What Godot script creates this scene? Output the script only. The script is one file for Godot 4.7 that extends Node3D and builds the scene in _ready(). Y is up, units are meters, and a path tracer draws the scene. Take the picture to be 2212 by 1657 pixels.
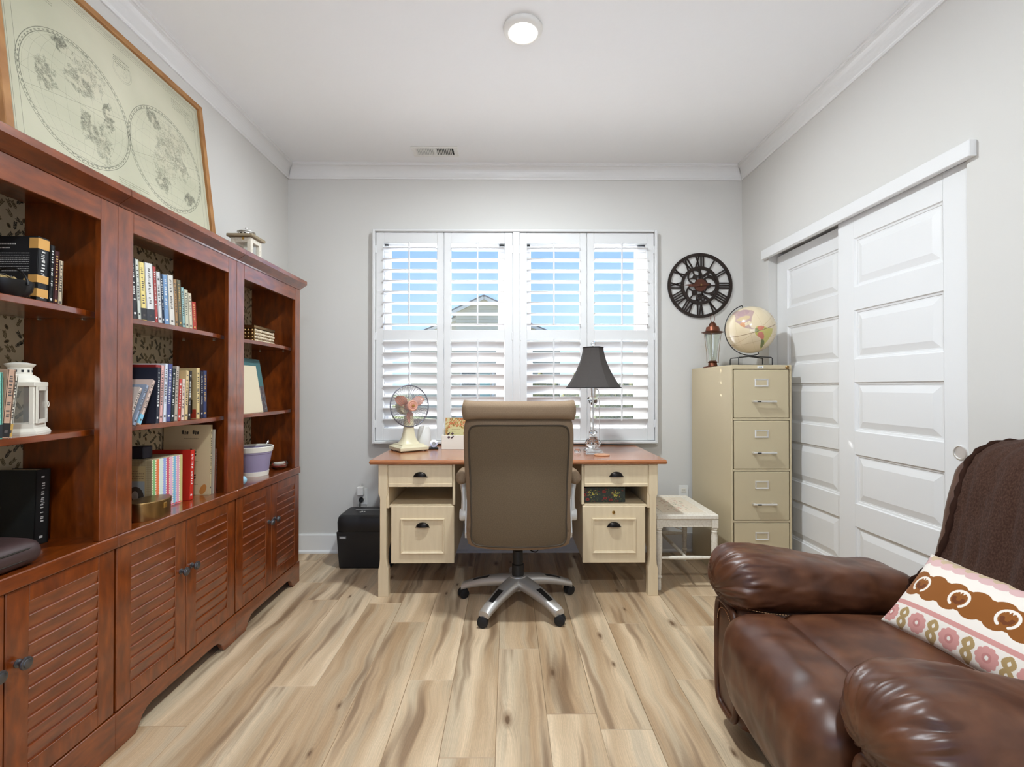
extends Node3D

const CEIL := 2.775
const WL := -1.58      # left wall
const WR := 1.697      # right wall
const WB := 3.43       # back wall, metres in front of the camera
const WF := -1.7       # wall behind the camera
var M := {}
var used := {}
var rng := RandomNumberGenerator.new()

class MB:
	var st := SurfaceTool.new()
	var g := 0
	func _init() -> void:
		st.begin(Mesh.PRIMITIVE_TRIANGLES)
	# groups: [triangles, smooth, uvs or nothing]; the closed shape is turned outside out
	func emit(groups: Array) -> void:
		var c := Vector3.ZERO
		var n := 0
		for gr in groups:
			var t: PackedVector3Array = gr[0]
			for p in t:
				c += p
			n += t.size()
		c /= maxi(n, 1)
		var vol := 0.0
		for gr in groups:
			var t: PackedVector3Array = gr[0]
			for i in range(0, t.size(), 3):
				vol += (t[i] - c).dot((t[i + 1] - c).cross(t[i + 2] - c))
		var o := [0, 2, 1] if vol > 0.0 else [0, 1, 2]
		for gr in groups:
			g += 1
			st.set_smooth_group(g if gr[1] else -1)
			var t: PackedVector3Array = gr[0]
			var uv: PackedVector2Array = gr[2] if gr.size() > 2 else PackedVector2Array()
			var has := uv.size() == t.size()
			for i in range(0, t.size(), 3):
				for k in o:
					st.set_uv(uv[i + k] if has else Vector2.ZERO)
					st.add_vertex(t[i + k])
	func box(c: Vector3, s: Vector3, b := 0.0, B := Basis.IDENTITY) -> void:
		var h := s * 0.5
		b = minf(b, minf(h.x, minf(h.y, h.z)) * 0.95)
		var t := PackedVector3Array()
		var add := func(q: Array) -> void:
			var nn: Vector3 = (q[1] - q[0]).cross(q[2] - q[0])
			var ok: bool = nn.dot(q[0] + q[1] + q[2]) > 0.0
			for k in range(1, q.size() - 1):
				if ok:
					t.append_array([q[0], q[k], q[k + 1]])
				else:
					t.append_array([q[0], q[k + 1], q[k]])
		for ax in 3:
			var u := (ax + 1) % 3
			var w := (ax + 2) % 3
			for s1 in [-1.0, 1.0]:
				var q := []
				for e in [[-1, -1], [1, -1], [1, 1], [-1, 1]]:
					var v := Vector3.ZERO
					v[ax] = s1 * h[ax]
					v[u] = e[0] * (h[u] - b)
					v[w] = e[1] * (h[w] - b)
					q.append(v)
				add.call(q)
				if b > 0.0:
					for s2 in [-1.0, 1.0]:
						var e4 := []
						for k in [[0, -1], [0, 1], [1, 1], [1, -1]]:
							var v2 := Vector3.ZERO
							v2[ax] = s1 * (h[ax] - (b if k[0] else 0.0))
							v2[u] = s2 * (h[u] - (0.0 if k[0] else b))
							v2[w] = k[1] * (h[w] - b)
							e4.append(v2)
						add.call(e4)
		if b > 0.0:
			for sx in [-1, 1]:
				for sy in [-1, 1]:
					for sz in [-1, 1]:
						add.call([Vector3(sx * h.x, sy * (h.y - b), sz * (h.z - b)), Vector3(sx * (h.x - b), sy * h.y, sz * (h.z - b)), Vector3(sx * (h.x - b), sy * (h.y - b), sz * h.z)])
		for i in t.size():
			t[i] = c + B * t[i]
		emit([[t, false]])
	func bx(x0: float, x1: float, y0: float, y1: float, d0: float, d1: float, b := 0.0) -> void:
		box(Vector3((x0 + x1) / 2, (y0 + y1) / 2, -(d0 + d1) / 2), Vector3(absf(x1 - x0), absf(y1 - y0), absf(d1 - d0)), b)
	func tube(p: PackedVector3Array, r, n := 8, closed := false, ell := 1.0) -> void:
		var m := p.size()
		var rings := []
		var last := Vector3.ZERO
		for i in m:
			var a := p[(i - 1 + m) % m] if (i > 0 or closed) else p[i]
			var b := p[(i + 1) % m] if (i < m - 1 or closed) else p[i]
			var tan := (b - a).normalized()
			var nrm: Vector3
			if last == Vector3.ZERO:
				nrm = tan.cross(Vector3.UP if absf(tan.y) < 0.9 else Vector3.RIGHT).normalized()
			else:
				nrm = (last - tan * last.dot(tan)).normalized()
			last = nrm
			var bi := tan.cross(nrm)
			var rr: float = r[i] if r is Array else r
			var ring := PackedVector3Array()
			for k in n:
				var an := TAU * k / n
				ring.append(p[i] + (nrm * cos(an) + bi * sin(an) * ell) * rr)
			rings.append(ring)
		if closed:
			rings.append(rings[0])
		loft(rings, not closed)
	func loft(rings: Array, caps := true, smooth := true) -> void:
		var t := PackedVector3Array()
		var n: int = rings[0].size()
		for i in rings.size() - 1:
			var a: PackedVector3Array = rings[i]
			var b: PackedVector3Array = rings[i + 1]
			for k in n:
				var k2 := (k + 1) % n
				t.append_array([a[k], a[k2], b[k2], a[k], b[k2], b[k]])
		var out := [[t, smooth]]
		if caps:
			for e in [0, 1]:
				var ring: PackedVector3Array = rings[0] if e == 0 else rings[-1]
				var c := Vector3.ZERO
				for q in ring:
					c += q
				c /= n
				var ct := PackedVector3Array()
				for k in n:
					var k2 := (k + 1) % n
					if e == 0:
						ct.append_array([c, ring[k2], ring[k]])
					else:
						ct.append_array([c, ring[k], ring[k2]])
				out.append([ct, false])
		emit(out)
	func lathe(prof: Array, n := 24, xf := Transform3D.IDENTITY) -> void:
		var out := []
		var t := PackedVector3Array()
		var prev := Vector2.ZERO
		for i in prof.size() - 1:
			var a: Vector2 = prof[i]
			var b: Vector2 = prof[i + 1]
			var dir := (b - a).normalized()
			if i > 0 and prev.dot(dir) < 0.82:
				out.append([t, true])
				t = PackedVector3Array()
			prev = dir
			for k in n:
				var a0 := TAU * k / n
				var a1 := TAU * (k + 1) / n
				var p0 := xf * Vector3(cos(a0) * a.x, a.y, sin(a0) * a.x)
				var p1 := xf * Vector3(cos(a1) * a.x, a.y, sin(a1) * a.x)
				var q0 := xf * Vector3(cos(a0) * b.x, b.y, sin(a0) * b.x)
				var q1 := xf * Vector3(cos(a1) * b.x, b.y, sin(a1) * b.x)
				if a.x > 1e-6:
					t.append_array([p0, p1, q1])
				if b.x > 1e-6:
					t.append_array([p0, q1, q0])
		out.append([t, true])
		emit(out)
	func ball(c: Vector3, r: Vector3, n := 16) -> void:
		var prof := []
		for i in n / 2 + 1:
			var a := PI * i / (n / 2) - PI / 2
			prof.append(Vector2(cos(a) if i > 0 and i < n / 2 else 0.0, sin(a)))
		var out := PackedVector3Array()
		for i in prof.size() - 1:
			for k in n:
				var v := []
				for e in [[i, k], [i, k + 1], [i + 1, k + 1], [i + 1, k]]:
					var a: float = TAU * e[1] / n
					v.append(c + r * Vector3(cos(a) * prof[e[0]].x, prof[e[0]].y, sin(a) * prof[e[0]].x))
				out.append_array([v[0], v[1], v[2], v[0], v[2], v[3]])
		emit([[out, true]])
	func prism(poly: PackedVector2Array, z0: float, z1: float, xf := Transform3D.IDENTITY, bev := 0.0) -> void:
		var n := poly.size()
		var area := 0.0
		for i in n:
			area += poly[i].cross(poly[(i + 1) % n])
		var sg := 1.0 if area > 0 else -1.0
		var ins := PackedVector2Array()
		for i in n:
			var e0 := (poly[i] - poly[(i - 1 + n) % n]).normalized()
			var e1 := (poly[(i + 1) % n] - poly[i]).normalized()
			var n0 := Vector2(-e0.y, e0.x) * sg
			var n1 := Vector2(-e1.y, e1.x) * sg
			var mid := (n0 + n1)
			ins.append(poly[i] + (mid / maxf(0.3, 1.0 + n0.dot(n1)) * bev))
		var idx := Geometry2D.triangulate_polygon(ins if bev > 0 else poly)
		var t := PackedVector3Array()
		var cap := ins if bev > 0 else poly
		var L := [[cap, z0], [poly, z0 + bev], [poly, z1 - bev], [cap, z1]] if bev > 0 else [[poly, z0], [poly, z1]]
		for s in L.size() - 1:
			var a: PackedVector2Array = L[s][0]
			var b: PackedVector2Array = L[s + 1][0]
			for i in n:
				var j := (i + 1) % n
				var p0 := Vector3(a[i].x, a[i].y, L[s][1])
				var p1 := Vector3(a[j].x, a[j].y, L[s][1])
				var q1 := Vector3(b[j].x, b[j].y, L[s + 1][1])
				var q0 := Vector3(b[i].x, b[i].y, L[s + 1][1])
				if sg > 0:
					t.append_array([p0, p1, q1, p0, q1, q0])
				else:
					t.append_array([p0, q1, p1, p0, q0, q1])
		for i in range(0, idx.size(), 3):
			var a := cap[idx[i]]
			var b := cap[idx[i + 1]]
			var c := cap[idx[i + 2]]
			if (b - a).cross(c - a) < 0:
				var tmp := b
				b = c
				c = tmp
			t.append_array([Vector3(a.x, a.y, z1), Vector3(b.x, b.y, z1), Vector3(c.x, c.y, z1), Vector3(a.x, a.y, z0), Vector3(c.x, c.y, z0), Vector3(b.x, b.y, z0)])
		for i in t.size():
			t[i] = xf * t[i]
		emit([[t, false]])
	# a cube's skin, n cells to a side, moved by fn(Vector3 in -1..1) -> Vector3
	func puff(n: int, fn: Callable) -> void:
		var t := PackedVector3Array()
		var uv := PackedVector2Array()
		for ax in 3:
			var u := (ax + 1) % 3
			var w := (ax + 2) % 3
			for s in [-1.0, 1.0]:
				var gp := []
				for i in n + 1:
					var row := PackedVector3Array()
					for j in n + 1:
						var v := Vector3.ZERO
						v[ax] = s
						v[u] = -1.0 + 2.0 * i / n
						v[w] = -1.0 + 2.0 * j / n
						row.append(fn.call(v))
					gp.append(row)
				for i in n:
					for j in n:
						var a: Vector3 = gp[i][j]
						var b: Vector3 = gp[i + 1][j]
						var c: Vector3 = gp[i + 1][j + 1]
						var d: Vector3 = gp[i][j + 1]
						var ua := Vector2(float(i) / n, float(j) / n)
						var ub := Vector2(float(i + 1) / n, float(j) / n)
						var uc := Vector2(float(i + 1) / n, float(j + 1) / n)
						var ud := Vector2(float(i) / n, float(j + 1) / n)
						if s > 0:
							t.append_array([a, b, c, a, c, d])
							uv.append_array([ua, ub, uc, ua, uc, ud])
						else:
							t.append_array([a, c, b, a, d, c])
							uv.append_array([ua, uc, ub, ua, ud, uc])
		emit([[t, true, uv]])
	# a sheet of thickness th over fn(u, v) -> Vector3
	func sheet(nu: int, nv: int, fn: Callable, th: float) -> void:
		var gp := []
		for i in nu + 1:
			var row := PackedVector3Array()
			for j in nv + 1:
				row.append(fn.call(float(i) / nu, float(j) / nv))
			gp.append(row)
		var hi := []
		var lo := []
		for i in nu + 1:
			var rh := PackedVector3Array()
			var rl := PackedVector3Array()
			for j in nv + 1:
				var a: Vector3 = gp[mini(i + 1, nu)][j] - gp[maxi(i - 1, 0)][j]
				var b: Vector3 = gp[i][mini(j + 1, nv)] - gp[i][maxi(j - 1, 0)]
				var nn := a.cross(b).normalized() * th * 0.5
				rh.append(gp[i][j] + nn)
				rl.append(gp[i][j] - nn)
			hi.append(rh)
			lo.append(rl)
		var t := PackedVector3Array()
		var uv := PackedVector2Array()
		for i in nu:
			for j in nv:
				var k := [[i, j], [i + 1, j], [i + 1, j + 1], [i, j + 1]]
				for e in [0, 1, 2, 0, 2, 3]:
					t.append(hi[k[e][0]][k[e][1]])
					uv.append(Vector2(float(k[e][0]) / nu, float(k[e][1]) / nv))
				for e in [0, 2, 1, 0, 3, 2]:
					t.append(lo[k[e][0]][k[e][1]])
					uv.append(Vector2(float(k[e][0]) / nu, float(k[e][1]) / nv))
		var rim := PackedVector3Array()
		var ruv := PackedVector2Array()
		var loop := []
		for i in nu:
			loop.append([i, 0])
		for j in nv:
			loop.append([nu, j])
		for i in nu:
			loop.append([nu - i, nv])
		for j in nv:
			loop.append([0, nv - j])
		for e in loop.size():
			var a: Array = loop[e]
			var b: Array = loop[(e + 1) % loop.size()]
			var ha: Vector3 = hi[a[0]][a[1]]
			var hb: Vector3 = hi[b[0]][b[1]]
			var la: Vector3 = lo[a[0]][a[1]]
			var lb: Vector3 = lo[b[0]][b[1]]
			rim.append_array([ha, la, lb, ha, lb, hb])
			for q in [a, a, b, a, b, b]:
				ruv.append(Vector2(float(q[0]) / nu, float(q[1]) / nv))
		emit([[t, true, uv], [rim, false, ruv]])
	# one flat four-sided face with a texture laid on it
	func face(a: Vector3, b: Vector3, c: Vector3, d: Vector3, u0 := 0.0, v0 := 0.0, u1 := 1.0, v1 := 1.0) -> void:
		st.set_smooth_group(-1)
		var P := [a, b, c, a, c, d]
		var U := [Vector2(u0, v1), Vector2(u1, v1), Vector2(u1, v0), Vector2(u0, v1), Vector2(u1, v0), Vector2(u0, v0)]
		for i in [0, 2, 1, 3, 5, 4]:
			st.set_uv(U[i])
			st.add_vertex(P[i])
	func mesh() -> ArrayMesh:
		st.generate_normals()
		st.index()
		return st.commit()

func P(x: float, y: float, d: float) -> Vector3:
	return Vector3(x, y, -d)

func numbered(called: String) -> String:
	var k: int = used.get(called, 0)
	used[called] = k + 1
	return called if k == 0 else "%s_%03d" % [called, k]

func tag(o: Node, label: String, category: String, group := "") -> void:
	o.set_meta("label", label)
	o.set_meta("category", category)
	if group:
		o.set_meta("group", group)

func thing(called: String, label: String, category: String, at := Vector3.ZERO, turn := 0.0, group := "") -> Node3D:
	var o := Node3D.new()
	o.name = numbered(called)
	add_child(o)
	o.position = at
	o.rotation.y = turn
	tag(o, label, category, group)
	return o

func put(m: Mesh, called: String, mat: Material, parent: Node, at := Vector3.ZERO, B := Basis.IDENTITY) -> MeshInstance3D:
	var o := MeshInstance3D.new()
	o.mesh = m
	o.name = called if parent != self else numbered(called)
	o.material_override = mat
	o.transform = Transform3D(B, at)
	parent.add_child(o, true)
	return o

func done(b: MB, called: String, mat: Material, parent: Node, label := "") -> MeshInstance3D:
	var o := put(b.mesh(), called, mat, parent)
	if label:
		o.set_meta("label", label)
	return o

func struct(b: MB, called: String, mat: Material) -> MeshInstance3D:
	var o := done(b, called, mat, self)
	o.set_meta("kind", "structure")
	return o

func boxpart(called: String, mat: Material, parent: Node, c: Vector3, s: Vector3, bev := 0.0, B := Basis.IDENTITY) -> MeshInstance3D:
	var b := MB.new()
	b.box(Vector3.ZERO, s, bev)
	return put(b.mesh(), called, mat, parent, c, B)

func text(s: String, size: float, mat: Material, parent: Node, at: Vector3, B: Basis, depth := 0.0006, called := "lettering", fam := "Droid Sans") -> void:
	var tm := TextMesh.new()
	tm.text = s
	var f := SystemFont.new()
	f.font_names = PackedStringArray([fam])
	tm.font = f
	tm.font_size = 32
	tm.pixel_size = size / 32.0
	tm.depth = depth
	tm.curve_step = 2.0
	put(tm, called, mat, parent, at, B)

func arc(c: Vector3, r: float, a0: float, a1: float, n: int, U: Vector3, V: Vector3) -> PackedVector3Array:
	var p := PackedVector3Array()
	for i in n + 1:
		var a := a0 + (a1 - a0) * i / n
		p.append(c + (U * cos(a) + V * sin(a)) * r)
	return p

func spline(pts: Array, n: int) -> PackedVector3Array:
	var cv := Curve3D.new()
	for i in pts.size():
		var a: Vector3 = pts[maxi(i - 1, 0)]
		var b: Vector3 = pts[mini(i + 1, pts.size() - 1)]
		var tn := (b - a) / 6.0
		cv.add_point(pts[i], -tn, tn)
	var out := PackedVector3Array()
	for i in n + 1:
		var s := (pts.size() - 1.0) * i / n
		var k := mini(int(s), pts.size() - 2)
		out.append(cv.sample(k, s - k))
	return out

# ---------------------------------------------------------------- materials
func noise_img(sd: int, freq: float, w := 256, h := 256, oct := 4, kind := FastNoiseLite.TYPE_SIMPLEX_SMOOTH) -> Image:
	var f := FastNoiseLite.new()
	f.seed = sd
	f.noise_type = kind
	f.frequency = freq
	f.fractal_octaves = oct
	return f.get_seamless_image(w, h)

func ramp_tex(im: Image, stops: Array) -> ImageTexture:
	var gr := Gradient.new()
	gr.offsets = PackedFloat32Array(stops.map(func(s): return s[0]))
	gr.colors = PackedColorArray(stops.map(func(s): return s[1]))
	var lut := []
	for i in 256:
		lut.append(gr.sample(i / 255.0))
	var src := im.get_data()
	var out := PackedByteArray()
	out.resize(src.size() * 3)
	for i in src.size():
		var c: Color = lut[src[i]]
		out[i * 3] = c.r8
		out[i * 3 + 1] = c.g8
		out[i * 3 + 2] = c.b8
	return ImageTexture.create_from_image(Image.create_from_data(im.get_width(), im.get_height(), false, Image.FORMAT_RGB8, out))

func C(r: int, g: int, b: int) -> Color:
	return Color(r / 255.0, g / 255.0, b / 255.0)

func mat(name_: String, c: Color, rough := 0.6, metal := 0.0, spec := 0.5) -> StandardMaterial3D:
	var m := StandardMaterial3D.new()
	m.resource_name = name_
	m.albedo_color = c
	m.roughness = rough
	m.metallic = metal
	m.metallic_specular = spec
	M[name_] = m
	return m

func grained(name_: String, tex: Texture2D, scale: Vector3, rough := 0.5, spec := 0.5, world := true) -> StandardMaterial3D:
	var m := mat(name_, Color.WHITE, rough, 0.0, spec)
	m.albedo_texture = tex
	m.uv1_triplanar = true
	m.uv1_world_triplanar = world
	m.uv1_triplanar_sharpness = 6.0
	m.uv1_scale = scale
	return m

func bump(m: StandardMaterial3D, im: Image, cm: float) -> void:
	m.heightmap_enabled = true
	m.heightmap_texture = ImageTexture.create_from_image(im)
	m.heightmap_scale = cm

func glass(name_: String, c: Color) -> StandardMaterial3D:
	var m := mat(name_, c, 0.0, 0.0, 0.5)
	m.refraction_enabled = true
	m.refraction_scale = 0.05
	m.albedo_color.a = 0.0
	return m

func plank_tex(sd: int) -> ImageTexture:
	var w := 112
	var h := 1024
	var f := FastNoiseLite.new()
	f.seed = 100 + sd
	f.frequency = 1.0
	f.fractal_octaves = 3
	var r := RandomNumberGenerator.new()
	r.seed = 7 + sd
	var tone := r.randf_range(-0.4, 0.25)
	var light := C(216, 191, 158)
	var mid := C(172, 142, 108)
	var dark := C(100, 74, 52)
	var grey := C(184, 168, 142)
	var knots := []
	for k in r.randi_range(0, 2):
		knots.append([r.randf_range(0.15, 0.85), r.randf_range(0.1, 0.9), r.randf_range(0.6, 1.2)])
	var out := PackedByteArray()
	out.resize(w * h * 3)
	var p := 0
	for y in h:
		var v := float(y) / h
		var wv := f.get_noise_2d(v * 2.2, 9.1) * 0.14 + f.get_noise_2d(v * 7.0, 4.1) * 0.012
		for x in w:
			var u := float(x) / w
			var uu := u + wv
			var kd := 0.0
			for k in knots:
				var dx: float = (u - k[0]) * 0.18
				var dy: float = (v - k[1]) * 1.22
				var rr: float = sqrt(dx * dx * 3.2 + dy * dy * 0.45) / (0.016 * k[2])
				uu += 0.10 * exp(-rr * 0.35) * signf(dx)
				kd = maxf(kd, exp(-rr * rr * 0.9) * 0.9 + exp(-rr * 0.55) * 0.28 * (0.5 + 0.5 * sin(rr * 5.0)))
			var n1 := f.get_noise_2d(uu * 1.1, v * 0.6 + 31.0) * 0.5 + 0.5
			var n2 := f.get_noise_2d(uu * 1.8 + 50.0, v * 0.9)
			var fine := f.get_noise_2d(uu * 60.0, v * 4.0)
			var a := clampf((n1 - 0.40) * 2.2 + tone + 0.25, 0.0, 1.0)
			var c := light.lerp(mid, a)
			c = c.lerp(grey, clampf(n2 * 1.1 + 0.1, 0.0, 0.5))
			c = c.lerp(dark, clampf((f.get_noise_2d(uu * 1.7 + 80.0, v * 0.9) - 0.2) * 1.5, 0.0, 0.5))
			c = c.lerp(dark, clampf(kd, 0.0, 0.85))
			var m := 1.0 + fine * 0.10
			out[p] = clampi(int(c.r8 * m), 0, 255)
			out[p + 1] = clampi(int(c.g8 * m), 0, 255)
			out[p + 2] = clampi(int(c.b8 * m), 0, 255)
			p += 3
	return ImageTexture.create_from_image(Image.create_from_data(w, h, false, Image.FORMAT_RGB8, out))

# ellipses and lines laid into a picture (print only)
func ell(im: Image, cx: float, cy: float, rx: float, ry: float, ang: float, c: Color, wrap := false) -> void:
	var w := im.get_width()
	var h := im.get_height()
	var R := maxf(rx, ry)
	var ca := cos(ang)
	var sa := sin(ang)
	for y in range(int(cy - R) - 1, int(cy + R) + 2):
		for x in range(int(cx - R) - 1, int(cx + R) + 2):
			var dx := x - cx
			var dy := y - cy
			var a := (dx * ca + dy * sa) / rx
			var b := (-dx * sa + dy * ca) / ry
			if a * a + b * b <= 1.0:
				if wrap:
					im.set_pixel(posmod(x, w), posmod(y, h), c)
				elif x >= 0 and y >= 0 and x < w and y < h:
					im.set_pixel(x, y, c)

func dot(im: Image, x: float, y: float, c: Color, k := 1.0) -> void:
	var xi := int(x)
	var yi := int(y)
	if xi >= 0 and yi >= 0 and xi < im.get_width() and yi < im.get_height():
		im.set_pixel(xi, yi, im.get_pixel(xi, yi).lerp(c, k))

func stroke(im: Image, a: Vector2, b: Vector2, c: Color, wd := 1.0) -> void:
	var n := int(a.distance_to(b)) + 1
	for i in n + 1:
		var p := a.lerp(b, float(i) / n)
		if wd <= 1.0:
			dot(im, p.x, p.y, c, wd)
		else:
			ell(im, p.x, p.y, wd / 2, wd / 2, 0, c)

func make_materials() -> void:
	var soft := noise_img(3, 0.012, 256, 256, 5)
	var fine := noise_img(5, 0.05, 256, 256, 4)
	var wood := noise_img(8, 0.022, 256, 256, 5)
	mat("wall", C(214, 211, 205), 0.62, 0.0, 0.35)
	mat("ceiling", C(243, 243, 242), 0.85, 0.0, 0.25)
	M.ceiling.uv1_triplanar = true
	M.ceiling.uv1_world_triplanar = true
	M.ceiling.uv1_scale = Vector3(1.6, 1.6, 1.6)
	bump(M.ceiling, noise_img(12, 0.03, 256, 256, 3), 0.05)
	mat("trim", C(232, 231, 228), 0.28, 0.0, 0.5)
	mat("door", C(230, 229, 227), 0.42, 0.0, 0.5)
	mat("shutter", C(222, 221, 219), 0.35, 0.0, 0.5)
	mat("vinyl", C(236, 237, 238), 0.4)
	var ch := [[0.0, C(90, 37, 6)], [0.4, C(112, 49, 9)], [0.65, C(123, 55, 11)], [1.0, C(140, 67, 16)]]
	var cht := ramp_tex(wood, ch)
	for g in [["cherry_v", Vector3(5, 1.4, 5)], ["cherry_d", Vector3(5, 5, 1.4)], ["cherry_x", Vector3(1.4, 5, 5)]]:
		var m := grained(g[0], cht, g[1], 0.3, 0.5)
		m.clearcoat_enabled = true
		m.clearcoat = 1.0
		m.clearcoat_roughness = 0.14
	mat("pewter", C(104, 104, 106), 0.34, 0.85)
	mat("pin", C(190, 180, 160), 0.3, 1.0)
	# leafy paper on the backs of the bookcases
	var paper := Image.create(512, 512, false, Image.FORMAT_RGB8)
	paper.fill(C(204, 187, 152))
	var r := RandomNumberGenerator.new()
	r.seed = 21
	for k in 64:
		var c := Vector2((k % 8) * 64.0 + r.randf_range(8, 56), (k / 8) * 64.0 + r.randf_range(8, 56))
		var a := r.randf_range(-1.1, 1.1) + (PI if r.randf() < 0.3 else 0.0)
		var ink: Color = [C(48, 46, 38), C(70, 65, 50), C(104, 90, 60)][r.randi() % 3]
		var up := Vector2(sin(a), -cos(a))
		if k % 6 == 0:
			ell(paper, c.x, c.y, 12, 19, a, C(112, 95, 66), true)
			ell(paper, c.x, c.y, 4, 11, a, C(66, 58, 46), true)
			continue
		for i in 5:
			var q := c + up * (i * 11.0 - 26.0)
			ell(paper, q.x, q.y, 1.3, 7, a, ink, true)
			for s in [-1.0, 1.0]:
				var o: Vector2 = q + Vector2(-up.y, up.x) * s * 6.5 + up * 6.0
				ell(paper, o.x, o.y, 3.0, 9.0, a + s * 0.7, ink, true)
	grained("leaf_paper", ImageTexture.create_from_image(paper), Vector3(4.4, 4.4, 4.4), 0.8, 0.3)
	# floor
	for k in 8:
		var m := mat("plank_%d" % k, Color.WHITE, 0.42, 0.0, 0.45)
		m.albedo_texture = plank_tex(k)
	mat("subfloor", C(70, 56, 42), 0.9)
	# desk
	grained("cream", ramp_tex(wood, [[0.0, C(220, 199, 163)], [1.0, C(228, 208, 173)]]), Vector3(6, 0.8, 6), 0.45, 0.45)
	var dt := grained("desk_top", ramp_tex(wood, [[0.0, C(146, 84, 46)], [0.5, C(166, 102, 60)], [1.0, C(180, 118, 74)]]), Vector3(0.7, 7, 7), 0.24, 0.55)
	dt.clearcoat_enabled = true
	dt.clearcoat = 0.5
	dt.clearcoat_roughness = 0.2
	mat("oil_bronze", C(38, 33, 30), 0.35, 0.8)
	mat("brass", C(190, 150, 84), 0.3, 1.0)
	mat("old_brass", C(150, 120, 78), 0.34, 1.0)
	mat("copper", C(116, 70, 52), 0.38, 0.9)
	mat("chrome", C(215, 215, 215), 0.15, 1.0)
	mat("nickel", C(232, 230, 226), 0.32, 0.75)
	mat("cage", C(126, 126, 134), 0.35, 0.6)
	mat("aluminium", C(198, 194, 188), 0.36, 0.6)
	mat("black_plastic", C(24, 24, 25), 0.45)
	mat("black_rubber", C(18, 18, 19), 0.6)
	mat("black_metal", C(26, 25, 25), 0.4, 0.3)
	mat("ink", C(26, 24, 24), 0.7)
	mat("soft_ink", C(86, 80, 76), 0.7)
	mat("white_ink", C(226, 224, 218), 0.7)
	mat("gold_ink", C(200, 160, 92), 0.5)
	mat("white_plastic", C(236, 234, 228), 0.4)
	mat("silver_plastic", C(214, 212, 206), 0.36, 0.2)
	mat("ivory", C(222, 212, 178), 0.38)
	mat("blush", C(206, 150, 128), 0.32)
	mat("cream_paint", C(234, 228, 214), 0.45)
	var sp := grained("shabby_white", ramp_tex(fine, [[0.0, C(186, 172, 148)], [0.22, C(220, 210, 192)], [1.0, C(236, 229, 214)]]), Vector3(5, 5, 5), 0.55, 0.45)
	sp.uv1_triplanar_sharpness = 4.0
	var suede := grained("taupe", ramp_tex(fine, [[0.0, C(92, 76, 56)], [1.0, C(110, 93, 70)]]), Vector3(14, 14, 14), 0.75, 0.4)
	bump(suede, fine, 0.02)
	grained("taupe_light", ramp_tex(fine, [[0.0, C(128, 106, 82)], [1.0, C(146, 123, 98)]]), Vector3(14, 14, 14), 0.7, 0.4)
	mat("piping", C(70, 58, 43), 0.8)
	mat("cabinet_putty", C(200, 184, 150), 0.38, 0.0, 0.5)
	mat("dark_liner", C(44, 38, 30), 0.9)
	# leather
	var lth := grained("leather", ramp_tex(soft, [[0.0, C(62, 33, 19)], [0.5, C(82, 47, 28)], [1.0, C(104, 65, 42)]]), Vector3(2.2, 2.2, 2.2), 0.38, 0.5)
	var cells := noise_img(30, 0.11, 256, 256, 2, FastNoiseLite.TYPE_CELLULAR)
	bump(lth, cells, 0.012)
	mat("thread", C(196, 148, 104), 0.8)
	var fur := grained("throw", ramp_tex(fine, [[0.0, C(48, 31, 24)], [0.5, C(66, 45, 35)], [1.0, C(86, 62, 50)]]), Vector3(16, 9, 16), 0.95, 0.2)
	fur.rim_enabled = true
	fur.rim = 0.12
	bump(fur, noise_img(31, 0.14, 256, 256, 3), 0.06)
	mat("throw_trim", C(48, 30, 22), 0.95, 0.0, 0.2)
	mat("pages", C(226, 214, 184), 0.85)
	mat("shade", C(62, 56, 52), 0.85)
	mat("clock_iron", C(48, 38, 33), 0.5, 0.5)
	mat("clock_rust", C(92, 52, 38), 0.5, 0.5)
	glass("crystal", Color(0.98, 0.99, 0.99))
	glass("jar_glass", Color(0.95, 0.97, 0.95))
	var pane := mat("pane", Color(0.9, 0.95, 0.95, 0.06), 0.0)
	pane.transparency = BaseMaterial3D.TRANSPARENCY_ALPHA
	var glz := mat("glazing", Color(0.9, 0.95, 0.95, 0.03), 0.0, 0.0, 0.08)
	glz.transparency = BaseMaterial3D.TRANSPARENCY_ALPHA
	# out of doors
	grained("lawn", ramp_tex(soft, [[0.0, C(46, 56, 24)], [0.5, C(62, 70, 32)], [1.0, C(84, 84, 44)]]), Vector3(0.7, 0.7, 0.7), 0.95, 0.2)
	mat("siding", C(206, 192, 164), 0.7)
	mat("shingle", C(120, 112, 106), 0.9)
	mat("fascia", C(226, 218, 204), 0.6)
	mat("dark_glass", C(40, 44, 48), 0.1)
	grained("hedge_leaf", ramp_tex(fine, [[0.0, C(34, 36, 16)], [0.5, C(66, 66, 28)], [1.0, C(120, 112, 52)]]), Vector3(3, 3, 3), 0.9, 0.2)
	mat("concrete", C(222, 227, 232), 0.9)  # kept pale so the added paving bounces sunlight into the room
	mat("teal_shutter", C(120, 176, 160), 0.6)

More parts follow.
